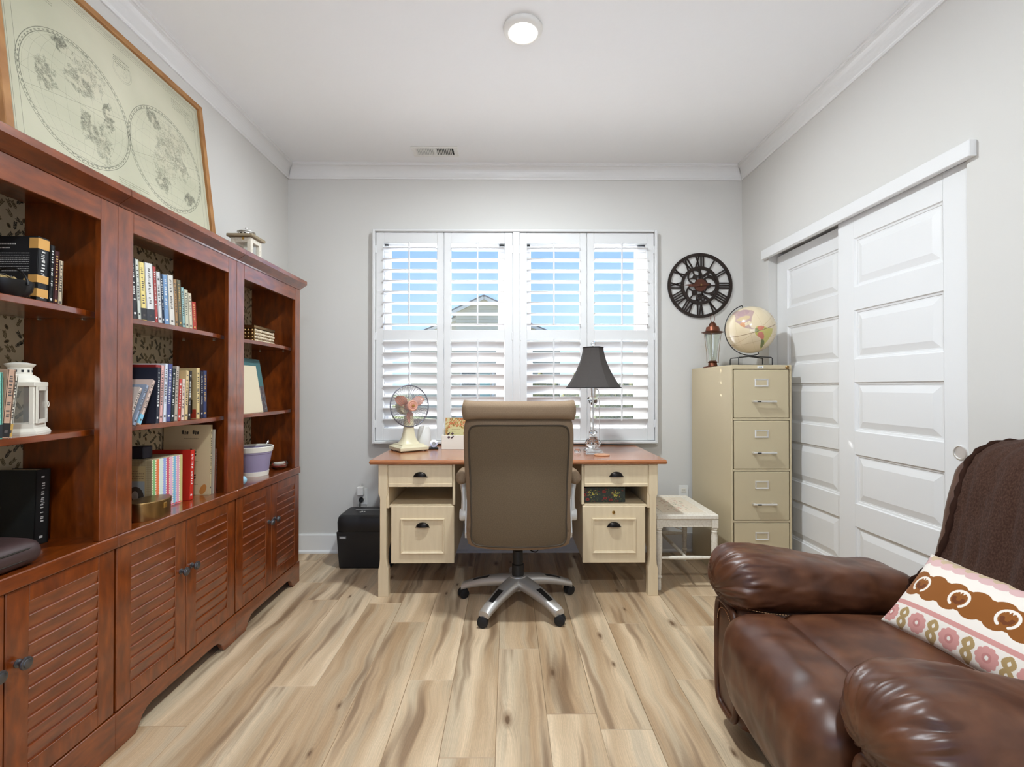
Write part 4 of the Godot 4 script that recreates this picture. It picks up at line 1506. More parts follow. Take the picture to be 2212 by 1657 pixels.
func make_map() -> void:
	var W := 1024
	var H := 800
	var im := Image.create(W, H, false, Image.FORMAT_RGB8)
	var base := noise_img(41, 0.006, 256, 200, 4)
	for y in H:
		for x in W:
			var n := base.get_pixel(x / 4, y / 4).r
			im.set_pixel(x, y, C(208, 203, 178).lerp(C(186, 184, 158), n))
	var ink := C(84, 84, 72)
	# ruled border
	for k in [14, 20, 44]:
		stroke(im, Vector2(k, k), Vector2(W - k, k), ink, 0.8)
		stroke(im, Vector2(k, H - k), Vector2(W - k, H - k), ink, 0.8)
		stroke(im, Vector2(k, k), Vector2(k, H - k), ink, 0.8)
		stroke(im, Vector2(W - k, k), Vector2(W - k, H - k), ink, 0.8)
	lines(im, 60, W - 60, 26, 40, 8, C(140, 140, 120), 3)
	# two hemispheres with their graticules
	for s in 2:
		var c := Vector2(W * (0.272 if s == 0 else 0.728), H * 0.53)
		var R := 226.0
		for k in 1400:
			var a := TAU * k / 1400
			var u := Vector2(cos(a), sin(a))
			for q in [R, R + 1, R + 12, R + 13]:
				var p: Vector2 = c + u * q
				dot(im, p.x, p.y, ink, 0.85)
			if k % 20 < 10:
				for q in 4:
					var p2 := c + u * (R + 4 + q)
					dot(im, p2.x, p2.y, ink, 0.6)
		for k in range(-5, 6):
			var m := sin(deg_to_rad(k * 15.0))
			for i in 300:
				var v := -1.0 + 2.0 * i / 299.0
				dot(im, c.x + R * m * sqrt(1.0 - v * v), c.y + R * v, ink, 0.4)
				# parallels curve away from the equator
				var lat := deg_to_rad(k * 15.0)
				var px := v * cos(lat)
				dot(im, c.x + R * px, c.y + R * (sin(lat) + 0.25 * sin(lat) * px * px * 0.6), ink, 0.4 if k else 0.8)
		stroke(im, c - Vector2(R, -60), c + Vector2(R, -60), ink, 0.6)
		for i in 200:
			var v := -1.0 + 2.0 * i / 199.0
			dot(im, c.x + R * v, c.y + sin(v * PI) * 92.0, ink, 0.6)
	var tint := C(186, 166, 140)
	for q in [[0.33, 0.36, 70, 80], [0.36, 0.66, 46, 84], [0.22, 0.3, 40, 30], [0.70, 0.56, 70, 96], [0.79, 0.36, 110, 74], [0.86, 0.70, 44, 34], [0.66, 0.32, 46, 40], [0.28, 0.42, 60, 50], [0.30, 0.62, 40, 60], [0.74, 0.44, 84, 60], [0.82, 0.52, 56, 60], [0.68, 0.68, 44, 50], [0.14, 0.5, 40, 60], [0.40, 0.5, 30, 60]]:
		var c := Vector2(W * q[0], H * q[1])
		for k in 9:
			var f := 1.0 - k * 0.02
			var off := Vector2(sin(k * 2.3) * q[2] * 0.3, cos(k * 1.9) * q[3] * 0.3)
			for y in range(-int(q[3]), int(q[3]), 3):
				for x in range(-int(q[2]), int(q[2]), 3):
					if (x * x) / (q[2] * q[2] * 0.4) + (y * y) / (q[3] * q[3] * 0.4) < f:
						dot(im, c.x + off.x + x, c.y + off.y + y, tint, 0.12)
		continent(im, c, Vector2(q[2], q[3]), int(q[0] * 100), ink, 2600)
	# cartouche roundels and the notes in the corners
	for q in [[0.5, 0.17, 52], [0.5, 0.87, 48], [0.07, 0.14, 44], [0.93, 0.14, 44], [0.06, 0.9, 40], [0.94, 0.9, 40]]:
		for k in 260:
			var a := TAU * k / 260
			for e in [0, 7]:
				dot(im, W * q[0] + cos(a) * (q[2] - e), H * q[1] + sin(a) * (q[2] - e), ink, 0.5)
		continent(im, Vector2(W * q[0], H * q[1]), Vector2(q[2] * 0.7, q[2] * 0.7), int(q[0] * 90 + q[1] * 10), ink, 160)
	for q in [[70, 60, 200, 110], [820, 60, 950, 110], [90, 690, 190, 760], [830, 690, 950, 760], [430, 640, 600, 690]]:
		lines(im, q[0], q[2], q[1], q[3], 9, C(150, 148, 126), q[0])
	lines(im, 470, 556, 90, 118, 9, C(120, 118, 100), 8)
	var g := thing("framed_map", "large antique two hemisphere world map in a thin oak frame", "picture", P(-1.4865, 1.8275, 1.935))
	var w := 1.02
	var h := 0.79
	var lean := Basis(Vector3(0, 0, 1), deg_to_rad(6.6))
	var hold := lean * Vector3(0, 0, 0)
	var oak := grained("oak", ramp_tex(noise_img(8, 0.022, 128, 128, 5), [[0.0, C(150, 100, 54)], [1.0, C(190, 140, 86)]]), Vector3(8, 2, 2), 0.5, 0.45)
	var fw := 0.026
	for s in [-1.0, 1.0]:
		boxpart("frame_side", oak, g, lean * Vector3(0, h / 2, s * (w / 2 - fw / 2)), Vector3(0.022, h, fw), 0.002, lean)
		boxpart("frame_rail", oak, g, lean * Vector3(0, h / 2 + s * (h / 2 - fw / 2), 0), Vector3(0.022, fw, w - 2 * fw), 0.002, lean)
	var b := MB.new()
	b.box(Vector3(-0.006, h / 2, 0), Vector3(0.004, h - 0.03, w - 0.03))
	put(b.mesh(), "backing", M.dark_liner, g, Vector3.ZERO, lean)
	var iw := w / 2 - fw
	var f := flat_face("map_print", im, g, Vector3(-0.003, fw, iw), Vector3(-0.003, fw, -iw), Vector3(-0.003, h - fw, -iw), Vector3(-0.003, h - fw, iw), 0.75)
	f.basis = lean
	# lantern beside it
	var t := thing("wooden_lantern", "small white wooden lantern with a metal cap beside the framed map", "lantern", P(-1.425, 1.8275, 2.605), 0.0)
	var cream: Material = M.shabby_white
	boxpart("base", cream, t, Vector3(0, 0.012, 0), Vector3(0.12, 0.024, 0.12), 0.003)
	for e in [[-1, -1], [1, -1], [1, 1], [-1, 1]]:
		boxpart("post", cream, t, Vector3(e[0] * 0.044, 0.089, e[1] * 0.044), Vector3(0.022, 0.13, 0.022), 0.002)
	for s in [-1.0, 1.0]:
		boxpart("rail", cream, t, Vector3(s * 0.044, 0.142, 0), Vector3(0.02, 0.024, 0.066), 0.001)
		boxpart("rail", cream, t, Vector3(0, 0.142, s * 0.044), Vector3(0.066, 0.024, 0.02), 0.001)
		boxpart("pane", M.pane, t, Vector3(s * 0.042, 0.085, 0), Vector3(0.002, 0.1, 0.066))
		boxpart("pane", M.pane, t, Vector3(0, 0.085, s * 0.042), Vector3(0.066, 0.1, 0.002))
	boxpart("roof", mat("weathered", C(150, 134, 108), 0.7), t, Vector3(0, 0.164, 0), Vector3(0.14, 0.016, 0.14), 0.003)
	b = MB.new()
	b.lathe([Vector2(0, 0.1722), Vector2(0.036, 0.1722), Vector2(0.035, 0.192), Vector2(0.046, 0.1945), Vector2(0.046, 0.1965), Vector2(0.03, 0.205), Vector2(0.008, 0.213), Vector2(0.006, 0.222), Vector2(0, 0.223)], 28)
	var cap := done(b, "cap", M.nickel, t)
	b = MB.new()
	for k in 10:
		var a := TAU * k / 10
		b.lathe([Vector2(0, 0), Vector2(0.006, 0), Vector2(0.006, 0.001), Vector2(0, 0.001)], 10, Transform3D(Basis(Vector3(0, 0, 1), -PI / 2).rotated(Vector3.UP, -a), Vector3(cos(a) * 0.0355, 0.183, sin(a) * 0.0355)))
	var vh := done(b, "vent_holes", M.ink, cap)
	vh.set_meta("kind", "stuff")
	b = MB.new()
	b.box(Vector3(0.012, 0.152, 0.0556), Vector3(0.012, 0.02, 0.002), 0.0)
	done(b, "hinge", M.brass, t)

# ---------------------------------------------------------------- desk
func cup_pull(parent: Node, at: Vector3) -> void:
	var b := MB.new()
	var rings := []
	for i in 9:
		var a := PI * i / 8
		var ring := PackedVector3Array()
		for k in 7:
			var q := PI / 2 * k / 6
			# a quarter dome open below
			ring.append(Vector3(cos(a) * 0.0375 * sin(q) if k else 0.0, sin(a) * 0.026 * sin(q), 0.003 + 0.016 * cos(q)))
		rings.append(ring)
	var t := PackedVector3Array()
	for i in 8:
		for k in 6:
			var p: Vector3 = rings[i][k]
			var q: Vector3 = rings[i + 1][k]
			var r: Vector3 = rings[i + 1][k + 1]
			var s: Vector3 = rings[i][k + 1]
			var v := Vector3(0, 0, -0.0018)
			t.append_array([p, q, r, p, r, s])
			t.append_array([p * 0.94 + v, r * 0.94 + v, q * 0.94 + v, p * 0.94 + v, s * 0.94 + v, r * 0.94 + v])
	b.emit([[t, true]])
	b.box(Vector3(0, -0.001, 0.0012), Vector3(0.082, 0.005, 0.0024), 0.0008)
	put(b.mesh(), "cup_pull", M.oil_bronze, parent, at)

func moulding_frame(b: MB, x0: float, x1: float, y0: float, y1: float, z: float, w: float, hgt: float) -> void:
	var rings := []
	for q in [[0.0, 0.0], [0.001, hgt], [w * 0.35, hgt * 1.25], [w * 0.7, hgt * 0.5], [w, hgt * 0.35], [w, 0.0]]:
		var r := PackedVector3Array()
		for e in [[0, 0], [1, 0], [1, 1], [0, 1]]:
			r.append(Vector3(x1 - q[0] if e[0] else x0 + q[0], y1 - q[0] if e[1] else y0 + q[0], z + q[1]))
		rings.append(r)
	rings.append(rings[0])
	b.loft(rings, false, false)

func make_desk() -> void:
	# local: x right, y up, z towards the camera, origin under the middle of the front edge
	var d0 := 2.70
	var t := thing("desk", "cream painted desk with a reddish brown wooden top", "desk", P(0.06, 0, d0))
	var dep := 0.655
	var b := MB.new()
	# bullnosed top
	var r0 := PackedVector3Array()
	var r1 := PackedVector3Array()
	var prof := [Vector2(0.008, 0.7455), Vector2(0.016, 0.7475), Vector2(0.0205, 0.753), Vector2(0.0215, 0.759), Vector2(0.0195, 0.765), Vector2(0.014, 0.7695), Vector2(0.006, 0.771), Vector2(-dep - 0.02, 0.771), Vector2(-dep - 0.03, 0.765), Vector2(-dep - 0.03, 0.7455)]
	for q in prof:
		var inset := 0.004 if q.x > 0.015 else 0.006
		r0.append(Vector3(-0.834 + (0.0 if q.x > 0.012 else 0.0), q.y, q.x))
		r1.append(Vector3(0.834, q.y, q.x))
	var e0 := PackedVector3Array()
	var e1 := PackedVector3Array()
	for k in r0.size():
		var mid := Vector3(0, 0.7585, 0)
		var yy := 0.7585 + (r0[k].y - 0.7585) * 0.35
		e0.append(Vector3(-0.838, yy, r0[k].z * 0.998))
		e1.append(Vector3(0.838, yy, r1[k].z * 0.998))
	b.loft([e0, r0, r1, e1], true, false)
	done(b, "desktop", M.desk_top, t)
	# shaped legs at the front and back, with a thin panel between
	for s in [-1.0, 1.0]:
		var X := func(x: float) -> float: return s * x
		var pr := PackedVector2Array([Vector2(X.call(0.791), 0.0), Vector2(X.call(0.791), 0.152), Vector2(X.call(0.784), 0.176), Vector2(X.call(0.7815), 0.215), Vector2(X.call(0.7815), 0.545), Vector2(X.call(0.783), 0.562), Vector2(X.call(0.7905), 0.578), Vector2(X.call(0.7905), 0.745), Vector2(X.call(0.739), 0.745), Vector2(X.call(0.739), 0.578), Vector2(X.call(0.7445), 0.562), Vector2(X.call(0.746), 0.54), Vector2(X.call(0.746), 0.215), Vector2(X.call(0.741), 0.176), Vector2(X.call(0.735), 0.152), Vector2(X.call(0.733), 0.0)])
		for z in [[-0.05, 0.0], [-dep + 0.005, -dep + 0.055]]:
			var lb := MB.new()
			lb.prism(pr, z[0], z[1], Transform3D.IDENTITY, 0.002)
			done(lb, "leg", M.cream, t)
		var pb := MB.new()
		var arch := PackedVector2Array([Vector2(0.05, 0.19), Vector2(0.07, 0.25), Vector2(0.12, 0.285), Vector2(0.2, 0.3), Vector2(dep - 0.2, 0.3), Vector2(dep - 0.12, 0.285), Vector2(dep - 0.07, 0.25), Vector2(dep - 0.055, 0.19), Vector2(dep - 0.055, 0.744), Vector2(0.05, 0.744)])
		pb.prism(arch, -0.009, 0.009, Transform3D(Basis(Vector3(0, 0, -1), Vector3.UP, Vector3(1, 0, 0)), Vector3(s * 0.755, 0, 0)))
		done(pb, "side_panel", M.cream, t)
		# pedestal: drawer, open cubby, file drawer
		var xo: float = s * 0.738   # outer
		var xi: float = s * 0.372 if s > 0 else s * 0.372
		var cx: float = (xo + xi) / 2
		var W: float = absf(xo - xi)
		boxpart("inner_panel", M.cream, t, Vector3(xi - s * 0.006 + s * 0.0, 0.63, -0.31), Vector3(0.014, 0.229, 0.6), 0.001)
		boxpart("outer_panel", M.cream, t, Vector3(s * 0.7395, 0.62, -0.31), Vector3(0.012, 0.248, 0.6))
		boxpart("cubby_top", M.cream, t, Vector3(cx, 0.622, -0.31), Vector3(W - 0.014, 0.01, 0.57))
		boxpart("cubby_floor", M.cream, t, Vector3(cx - s * 0.004, 0.508, -0.31), Vector3(W - 0.012, 0.012, 0.61))
		boxpart("cubby_back", M.cream, t, Vector3(cx, 0.565, -0.6), Vector3(W - 0.016, 0.1, 0.01))
		var dr := boxpart("drawer", M.cream, t, Vector3(cx, 0.68, -0.012), Vector3(W - 0.004, 0.127, 0.018), 0.002)
		boxpart("bead", M.cream, dr, Vector3(0, -0.053, 0.010), Vector3(W - 0.006, 0.019, 0.006), 0.002)
		boxpart("bead", M.cream, dr, Vector3(0, 0.055, 0.0095), Vector3(W - 0.006, 0.015, 0.004), 0.0015)
		cup_pull(dr, Vector3(0.0, -0.004, 0.0095))
		var fc: float = cx - s * 0.014
		boxpart("file_box", M.cream, t, Vector3(fc, 0.346, -0.33), Vector3(W - 0.02, 0.31, 0.58), 0.001)
		var fd := boxpart("file_drawer", M.cream, t, Vector3(fc, 0.347, -0.014), Vector3(0.356, 0.322, 0.022), 0.0025)
		var mb := MB.new()
		moulding_frame(mb, -0.125, 0.125, -0.107, 0.093, 0.0112, 0.017, 0.007)
		done(mb, "moulding", M.cream, fd)
		cup_pull(fd, Vector3(0.0, 0.045, 0.0115))
		if s > 0:
			var kb := MB.new()
			kb.lathe([Vector2(0, 0), Vector2(0.009, 0), Vector2(0.009, 0.002), Vector2(0.005, 0.003), Vector2(0, 0.003)], 20, Transform3D(Basis(Vector3.RIGHT, PI / 2), Vector3(-0.002, 0.125, 0.0112)))
			done(kb, "lock", M.brass, fd, "small brass lock")
	boxpart("modesty_panel", M.cream, t, Vector3(0, 0.60, -dep + 0.03), Vector3(0.76, 0.29, 0.014))
	# gift tin in the right cubby
	var tin := thing("gift_tin", "dark green floral printed box in the desk's open cubby", "box", P(0.555, 0.5142, d0 + 0.15))
	var im := Image.create(256, 96, false, Image.FORMAT_RGB8)
	im.fill(C(52, 58, 50))
	rng.seed = 61
	for k in 90:
		var c := Vector2(rng.randf() * 256, rng.randf() * 96)
		ell(im, c.x, c.y, 7, 3, rng.randf() * 3, [C(84, 92, 52), C(66, 74, 54), C(120, 58, 42)][k % 3])
	for q in [[60, 40], [200, 44]]:
		for k in 34:
			var a := rng.randf() * TAU
			var rr := rng.randf() * 30
			ell(im, q[0] + cos(a) * rr, q[1] + sin(a) * rr, 4, 2, rng.randf() * 3, C(196, 186, 78))
	for q in [[130, 26], [136, 70], [30, 78], [170, 82], [10, 46]]:
		ell(im, q[0], q[1], 12, 10, 0, C(150, 50, 40))
		ell(im, q[0], q[1], 5, 4, 0, C(96, 24, 22))
	boxpart("body", mat("tin_green", C(60, 64, 54), 0.5), tin, Vector3(0, 0.043, 0), Vector3(0.25, 0.086, 0.18), 0.003)
	flat_face("floral_print", im, tin, Vector3(-0.123, 0.003, 0.0903), Vector3(0.123, 0.003, 0.0903), Vector3(0.123, 0.083, 0.0903), Vector3(-0.123, 0.083, 0.0903), 0.45)

# ---------------------------------------------------------------- office chair
func make_chair() -> void:
	var c := P(0.055, 0, 2.615)
	var t := thing("office_chair", "taupe upholstered swivel office chair with silver star base", "chair", c)
	# star base
	var hub := MB.new()
	hub.lathe([Vector2(0, 0.075), Vector2(0.03, 0.075), Vector2(0.045, 0.085), Vector2(0.05, 0.135), Vector2(0.044, 0.155), Vector2(0, 0.158)], 28)
	done(hub, "hub", M.aluminium, t)
	for k in 5:
		var a := deg_to_rad(93.0 + 72.0 * k)
		var u := Vector3(cos(a), 0, -sin(a))
		var side := Vector3(-u.z, 0, u.x)
		var rings := []
		var ins := []
		for i in 11:
			var s := i / 10.0
			var x := 0.02 + 0.30 * s
			var y := 0.152 - 0.014 * s - 0.058 * s * s
			var hw := lerpf(0.045, 0.03, s)
			var ht := lerpf(0.048, 0.028, s)
			var r := PackedVector3Array()
			for q in [[-1.0, -1.0], [1.0, -1.0], [1.0, 0.2], [0.72, 1.0], [-0.72, 1.0], [-1.0, 0.2]]:
				r.append(u * x + side * hw * q[0] + Vector3.UP * (y - ht * 0.5 + ht * 0.5 * q[1]))
			rings.append(r)
			if i >= 5:
				var r2 := PackedVector3Array()
				for q in [[-0.5, 0.6], [0.5, 0.6], [0.44, 1.09], [-0.44, 1.09]]:
					r2.append(u * (x - 0.004) + side * hw * q[0] + Vector3.UP * (y - ht * 0.5 + ht * 0.5 * q[1]))
				ins.append(r2)
		var lb := MB.new()
		lb.loft(rings, true, true)
		var leg := done(lb, "leg", M.aluminium, t)
		lb = MB.new()
		lb.loft(ins, true, false)
		done(lb, "black_inlay", M.black_plastic, leg, "black inlay strip")
		# caster: twin wheels under a hood, swivelled at random
		var cb := MB.new()
		var p := u * 0.305
		var tw := Basis(Vector3.UP, a + 1.1 * sin(k * 2.3))
		for s in [-1.0, 1.0]:
			cb.lathe([Vector2(0, -0.0095), Vector2(0.018, -0.0095), Vector2(0.026, -0.007), Vector2(0.0275, 0.0), Vector2(0.026, 0.007), Vector2(0.018, 0.0095), Vector2(0, 0.0095)], 24, Transform3D(tw * Basis(Vector3.RIGHT, PI / 2), p + Vector3(0, 0.0275, 0) + tw * Vector3(0.012, 0, s * 0.013)))
		cb.lathe([Vector2(0, 0.03), Vector2(0.012, 0.03), Vector2(0.013, 0.056), Vector2(0.009, 0.062), Vector2(0, 0.062)], 16, Transform3D(Basis.IDENTITY, p))
		done(cb, "caster", M.black_rubber, t)
	var col := MB.new()
	col.lathe([Vector2(0, 0.15), Vector2(0.032, 0.15), Vector2(0.032, 0.215), Vector2(0.027, 0.22), Vector2(0.027, 0.29), Vector2(0.02, 0.295), Vector2(0.02, 0.38), Vector2(0, 0.38)], 24)
	done(col, "gas_column", M.black_plastic, t)
	boxpart("tilt_mechanism", M.black_metal, t, Vector3(0, 0.392, 0.02), Vector3(0.16, 0.05, 0.24), 0.008)
	var lv := MB.new()
	lv.tube(spline([Vector3(0.04, 0.385, 0.13), Vector3(0.055, 0.352, 0.17), Vector3(0.085, 0.348, 0.2), Vector3(0.1, 0.365, 0.21)], 14), 0.003, 6)
	done(lv, "lever", M.black_metal, t)
	# seat
	var st := MB.new()
	st.puff(16, func(v: Vector3) -> Vector3:
		var k := 1.0 - 0.08 * v.y * v.y
		var rx := signf(v.x) * pow(absf(v.x), 0.9)
		return Vector3(rx * 0.255 * k, 0.475 + v.y * 0.058 * (1.0 - 0.25 * pow(maxf(absf(v.x), absf(v.z)), 6.0)), v.z * 0.24 * k - 0.02))
	done(st, "seat", M.taupe_light, t)
	# backrest: bowed shell, its rear face towards the camera
	var zb := func(y: float) -> float:   # rear surface position along z by height
		return 0.235 + 0.012 * cos((y - 0.55) * 5.0) + 0.045 * smoothstep(0.75, 1.12, y)
	var hwid := func(y: float) -> float:
		return lerpf(0.270, 0.280, smoothstep(0.38, 0.95, y)) - 0.010 * exp(-pow((y - 0.60) / 0.14, 2.0))
	var bk := MB.new()
	bk.puff(26, func(v: Vector3) -> Vector3:
		var y := 0.702 + v.y * 0.327
		var e := pow(absf(v.x), 10.0) * pow(absf(v.y), 10.0)
		var w: float = hwid.call(y) * (1.0 - 0.045 * e)
		y -= v.y * 0.012 * pow(absf(v.x), 6.0)
		y -= (0.012 * (1.0 - v.x * v.x)) if v.y < -0.9 else 0.0
		var edge := pow(maxf(absf(v.x), absf(v.y)), 8.0)
		var th := 0.05 * (1.0 - 0.55 * edge)
		var z: float = zb.call(y) - 0.045 + v.z * th
		return Vector3(v.x * w * (1.0 - 0.03 * v.z * v.z * edge), y, z - 0.02 * v.x * v.x))
	done(bk, "backrest", M.taupe_light, t)
	# the flat rear panel with its welt
	var pn := MB.new()
	pn.sheet(20, 26, func(u: float, v: float) -> Vector3:
		var x := -1.0 + 2.0 * u
		var y0 := 0.395 + 0.595 * v
		var c2 := pow(absf(x), 16.0)
		var yy := y0 + (-0.02 * c2 * smoothstep(0.8, 1.0, v)) + 0.02 * c2 * (1.0 - smoothstep(0.0, 0.2, v)) - 0.008 * (1.0 - x * x) * (1.0 - smoothstep(0.0, 0.3, v))
		var w: float = hwid.call(yy) - 0.03
		return Vector3(x * w, yy, zb.call(yy) + 0.0085 - 0.02 * x * x - 0.006 * pow(absf(2.0 * v - 1.0), 8.0) - 0.006 * pow(absf(x), 8.0)), 0.006)
	done(pn, "rear_panel", M.taupe, t)
	var lp := PackedVector3Array()
	for k in 240:
		var a := TAU * k / 240
		var ux := signf(cos(a)) * pow(absf(cos(a)), 0.13)
		var uy := signf(sin(a)) * pow(absf(sin(a)), 0.13)
		var yy := 0.6925 + uy * 0.298 - (0.008 * (1.0 - ux * ux) if uy < 0 else 0.0)
		var w: float = hwid.call(yy) - 0.029
		lp.append(Vector3(ux * w, yy, zb.call(yy) + 0.005 - 0.02 * ux * ux))
	pn = MB.new()
	pn.tube(lp, 0.0045, 7, true)
	done(pn, "welt", M.piping, t)
	# headrest roll
	var hr := MB.new()
	hr.puff(20, func(v: Vector3) -> Vector3:
		var rr := pow(absf(v.y), 3.0) * pow(absf(v.z), 3.0)
		var q := Vector3(v.x, v.y * (1.0 - 0.2 * pow(absf(v.z), 4.0)), v.z * (1.0 - 0.2 * pow(absf(v.y), 4.0)))
		var x := q.x * (0.281 - 0.006 * pow(absf(v.y), 2.0))
		return Vector3(x, 1.066 + q.y * 0.044 + 0.006 * pow(absf(v.x), 6.0) * v.y, 0.222 + q.z * 0.06 + 0.01 - 0.022 * v.x * v.x))
	done(hr, "headrest", M.taupe_light, t)
	hr = MB.new()
	var sm := PackedVector3Array()
	for i in 25:
		var x := -1.0 + i / 12.0
		sm.append(Vector3(x * 0.276, 1.097 - 0.008 * exp(-pow((absf(x) - 0.85) / 0.1, 2.0)), 0.278 - 0.022 * x * x))
	hr.tube(sm, 0.0025, 6)
	done(hr, "seam", M.piping, t)
	# arms: padded tops on silver hoops
	for s in [-1.0, 1.0]:
		var ab := MB.new()
		var rings := []
		for p in [[0.14, 0.70, 0.0], [0.12, 0.70, 0.8], [0.085, 0.702, 1.0], [0.02, 0.705, 1.0], [-0.08, 0.70, 0.95], [-0.15, 0.69, 0.8], [-0.165, 0.688, 0.3]]:
			var r := PackedVector3Array()
			for k in 14:
				var a := TAU * k / 14
				r.append(Vector3(s * 0.298 + cos(a) * 0.034 * p[2], p[1] + sin(a) * 0.034 * p[2], p[0]))
			rings.append(r)
		ab.loft(rings)
		done(ab, "armrest_pad", M.taupe_light, t)
		ab = MB.new()
		ab.tube(spline([Vector3(s * 0.296, 0.676, 0.06), Vector3(s * 0.290, 0.62, 0.075), Vector3(s * 0.287, 0.57, 0.08), Vector3(s * 0.286, 0.525, 0.08)], 12), [0.023, 0.022, 0.02, 0.018, 0.017, 0.017, 0.017, 0.018, 0.019, 0.02, 0.021, 0.022, 0.022], 12, false, 0.75)
		ab.lathe([Vector2(0, -0.026), Vector2(0.028, -0.026), Vector2(0.032, -0.02), Vector2(0.032, 0.02), Vector2(0.028, 0.026), Vector2(0, 0.026)], 24, Transform3D(Basis(Vector3(0, 0, 1), PI / 2), Vector3(s * 0.283, 0.506, 0.08)))
		ab.tube(spline([Vector3(s * 0.29, 0.672, -0.08), Vector3(s * 0.29, 0.6, -0.13), Vector3(s * 0.282, 0.52, -0.12), Vector3(s * 0.276, 0.47, -0.05), Vector3(s * 0.27, 0.455, 0.05)], 16), 0.018, 10)
		done(ab, "arm_frame", M.silver_plastic, t)
		ab = MB.new()
		ab.prism(PackedVector2Array([Vector2(-0.02, 0.44), Vector2(0.15, 0.41), Vector2(0.165, 0.44), Vector2(0.14, 0.52), Vector2(0.12, 0.6), Vector2(0.095, 0.61), Vector2(0.09, 0.54), Vector2(0.05, 0.48), Vector2(-0.02, 0.47)]), -0.006, 0.006, Transform3D(Basis(Vector3(0, 0, 1), Vector3.UP, Vector3(1, 0, 0)), Vector3(s * 0.268, 0, 0.02)), 0.002)
		done(ab, "arm_bracket", M.silver_plastic, t)

# ---------------------------------------------------------------- things by the desk
func make_cabinet() -> void:
	var t := thing("file_cabinet", "tall putty coloured four drawer steel file cabinet", "cabinet", P(1.496, 0, 2.80))
	var w := 0.36
	var h := 1.312
	var dep := 0.6
	var b := MB.new()
	b.box(Vector3(-w / 2 + 0.006, h / 2, -dep / 2), Vector3(0.012, h, dep), 0.003)
	b.box(Vector3(w / 2 - 0.006, h / 2, -dep / 2), Vector3(0.012, h, dep), 0.003)
	b.box(Vector3(0, h - 0.012, -dep / 2), Vector3(w - 0.012, 0.024, dep), 0.003)
	b.box(Vector3(0, 0.03, -dep / 2), Vector3(w - 0.012, 0.06, dep), 0.001)
	b.box(Vector3(0, h / 2, -dep + 0.006), Vector3(w - 0.012, h, 0.012))
	done(b, "body", M.cabinet_putty, t)
	for k in 4:
		var cy := 1.142 - 0.301 * k
		boxpart("divider", M.cabinet_putty, t, Vector3(0, cy - 0.1505, -0.014), Vector3(w - 0.024, 0.012, 0.024))
		var dr := boxpart("drawer", M.cabinet_putty, t, Vector3(0, cy, -0.007), Vector3(w - 0.036, 0.283, 0.014), 0.002)
		var f := MB.new()
		moulding_frame(f, -0.041, 0.041, 0.065 - 0.024, 0.065 + 0.024, 0.007, 0.009, 0.004)
		done(f, "label_holder", M.nickel, dr, "nickel label holder")
		boxpart("label_card", M.cabinet_putty, dr, Vector3(0, 0.065, 0.0075), Vector3(0.066, 0.034, 0.001))
		var hb := MB.new()
		hb.tube(PackedVector3Array([Vector3(-0.062, -0.045, 0.03), Vector3(0.076, -0.045, 0.03)]), 0.0075, 12, false, 0.8)
		for x in [-0.05, 0.064]:
			hb.box(Vector3(x, -0.045, 0.018), Vector3(0.016, 0.011, 0.024), 0.002)
		done(hb, "handle", M.nickel, dr, "nickel bar handle")
		boxpart("thumb_latch", M.black_plastic, dr, Vector3(-0.028, -0.045, 0.0385), Vector3(0.022, 0.007, 0.004), 0.001)
	boxpart("badge", M.white_plastic, t, Vector3(-0.006, h - 0.013, 0.0008), Vector3(0.036, 0.013, 0.0016), 0.0006)
	text("HON", 0.0085, M.ink, t, Vector3(-0.006, h - 0.013, 0.0018), Basis.IDENTITY)
	b = MB.new()
	b.lathe([Vector2(0, 0), Vector2(0.010, 0), Vector2(0.010, 0.006), Vector2(0.007, 0.009), Vector2(0, 0.009)], 20, Transform3D(Basis(Vector3.RIGHT, PI / 2), Vector3(0.152, h - 0.013, 0.0)))
	done(b, "lock", M.old_brass, t)

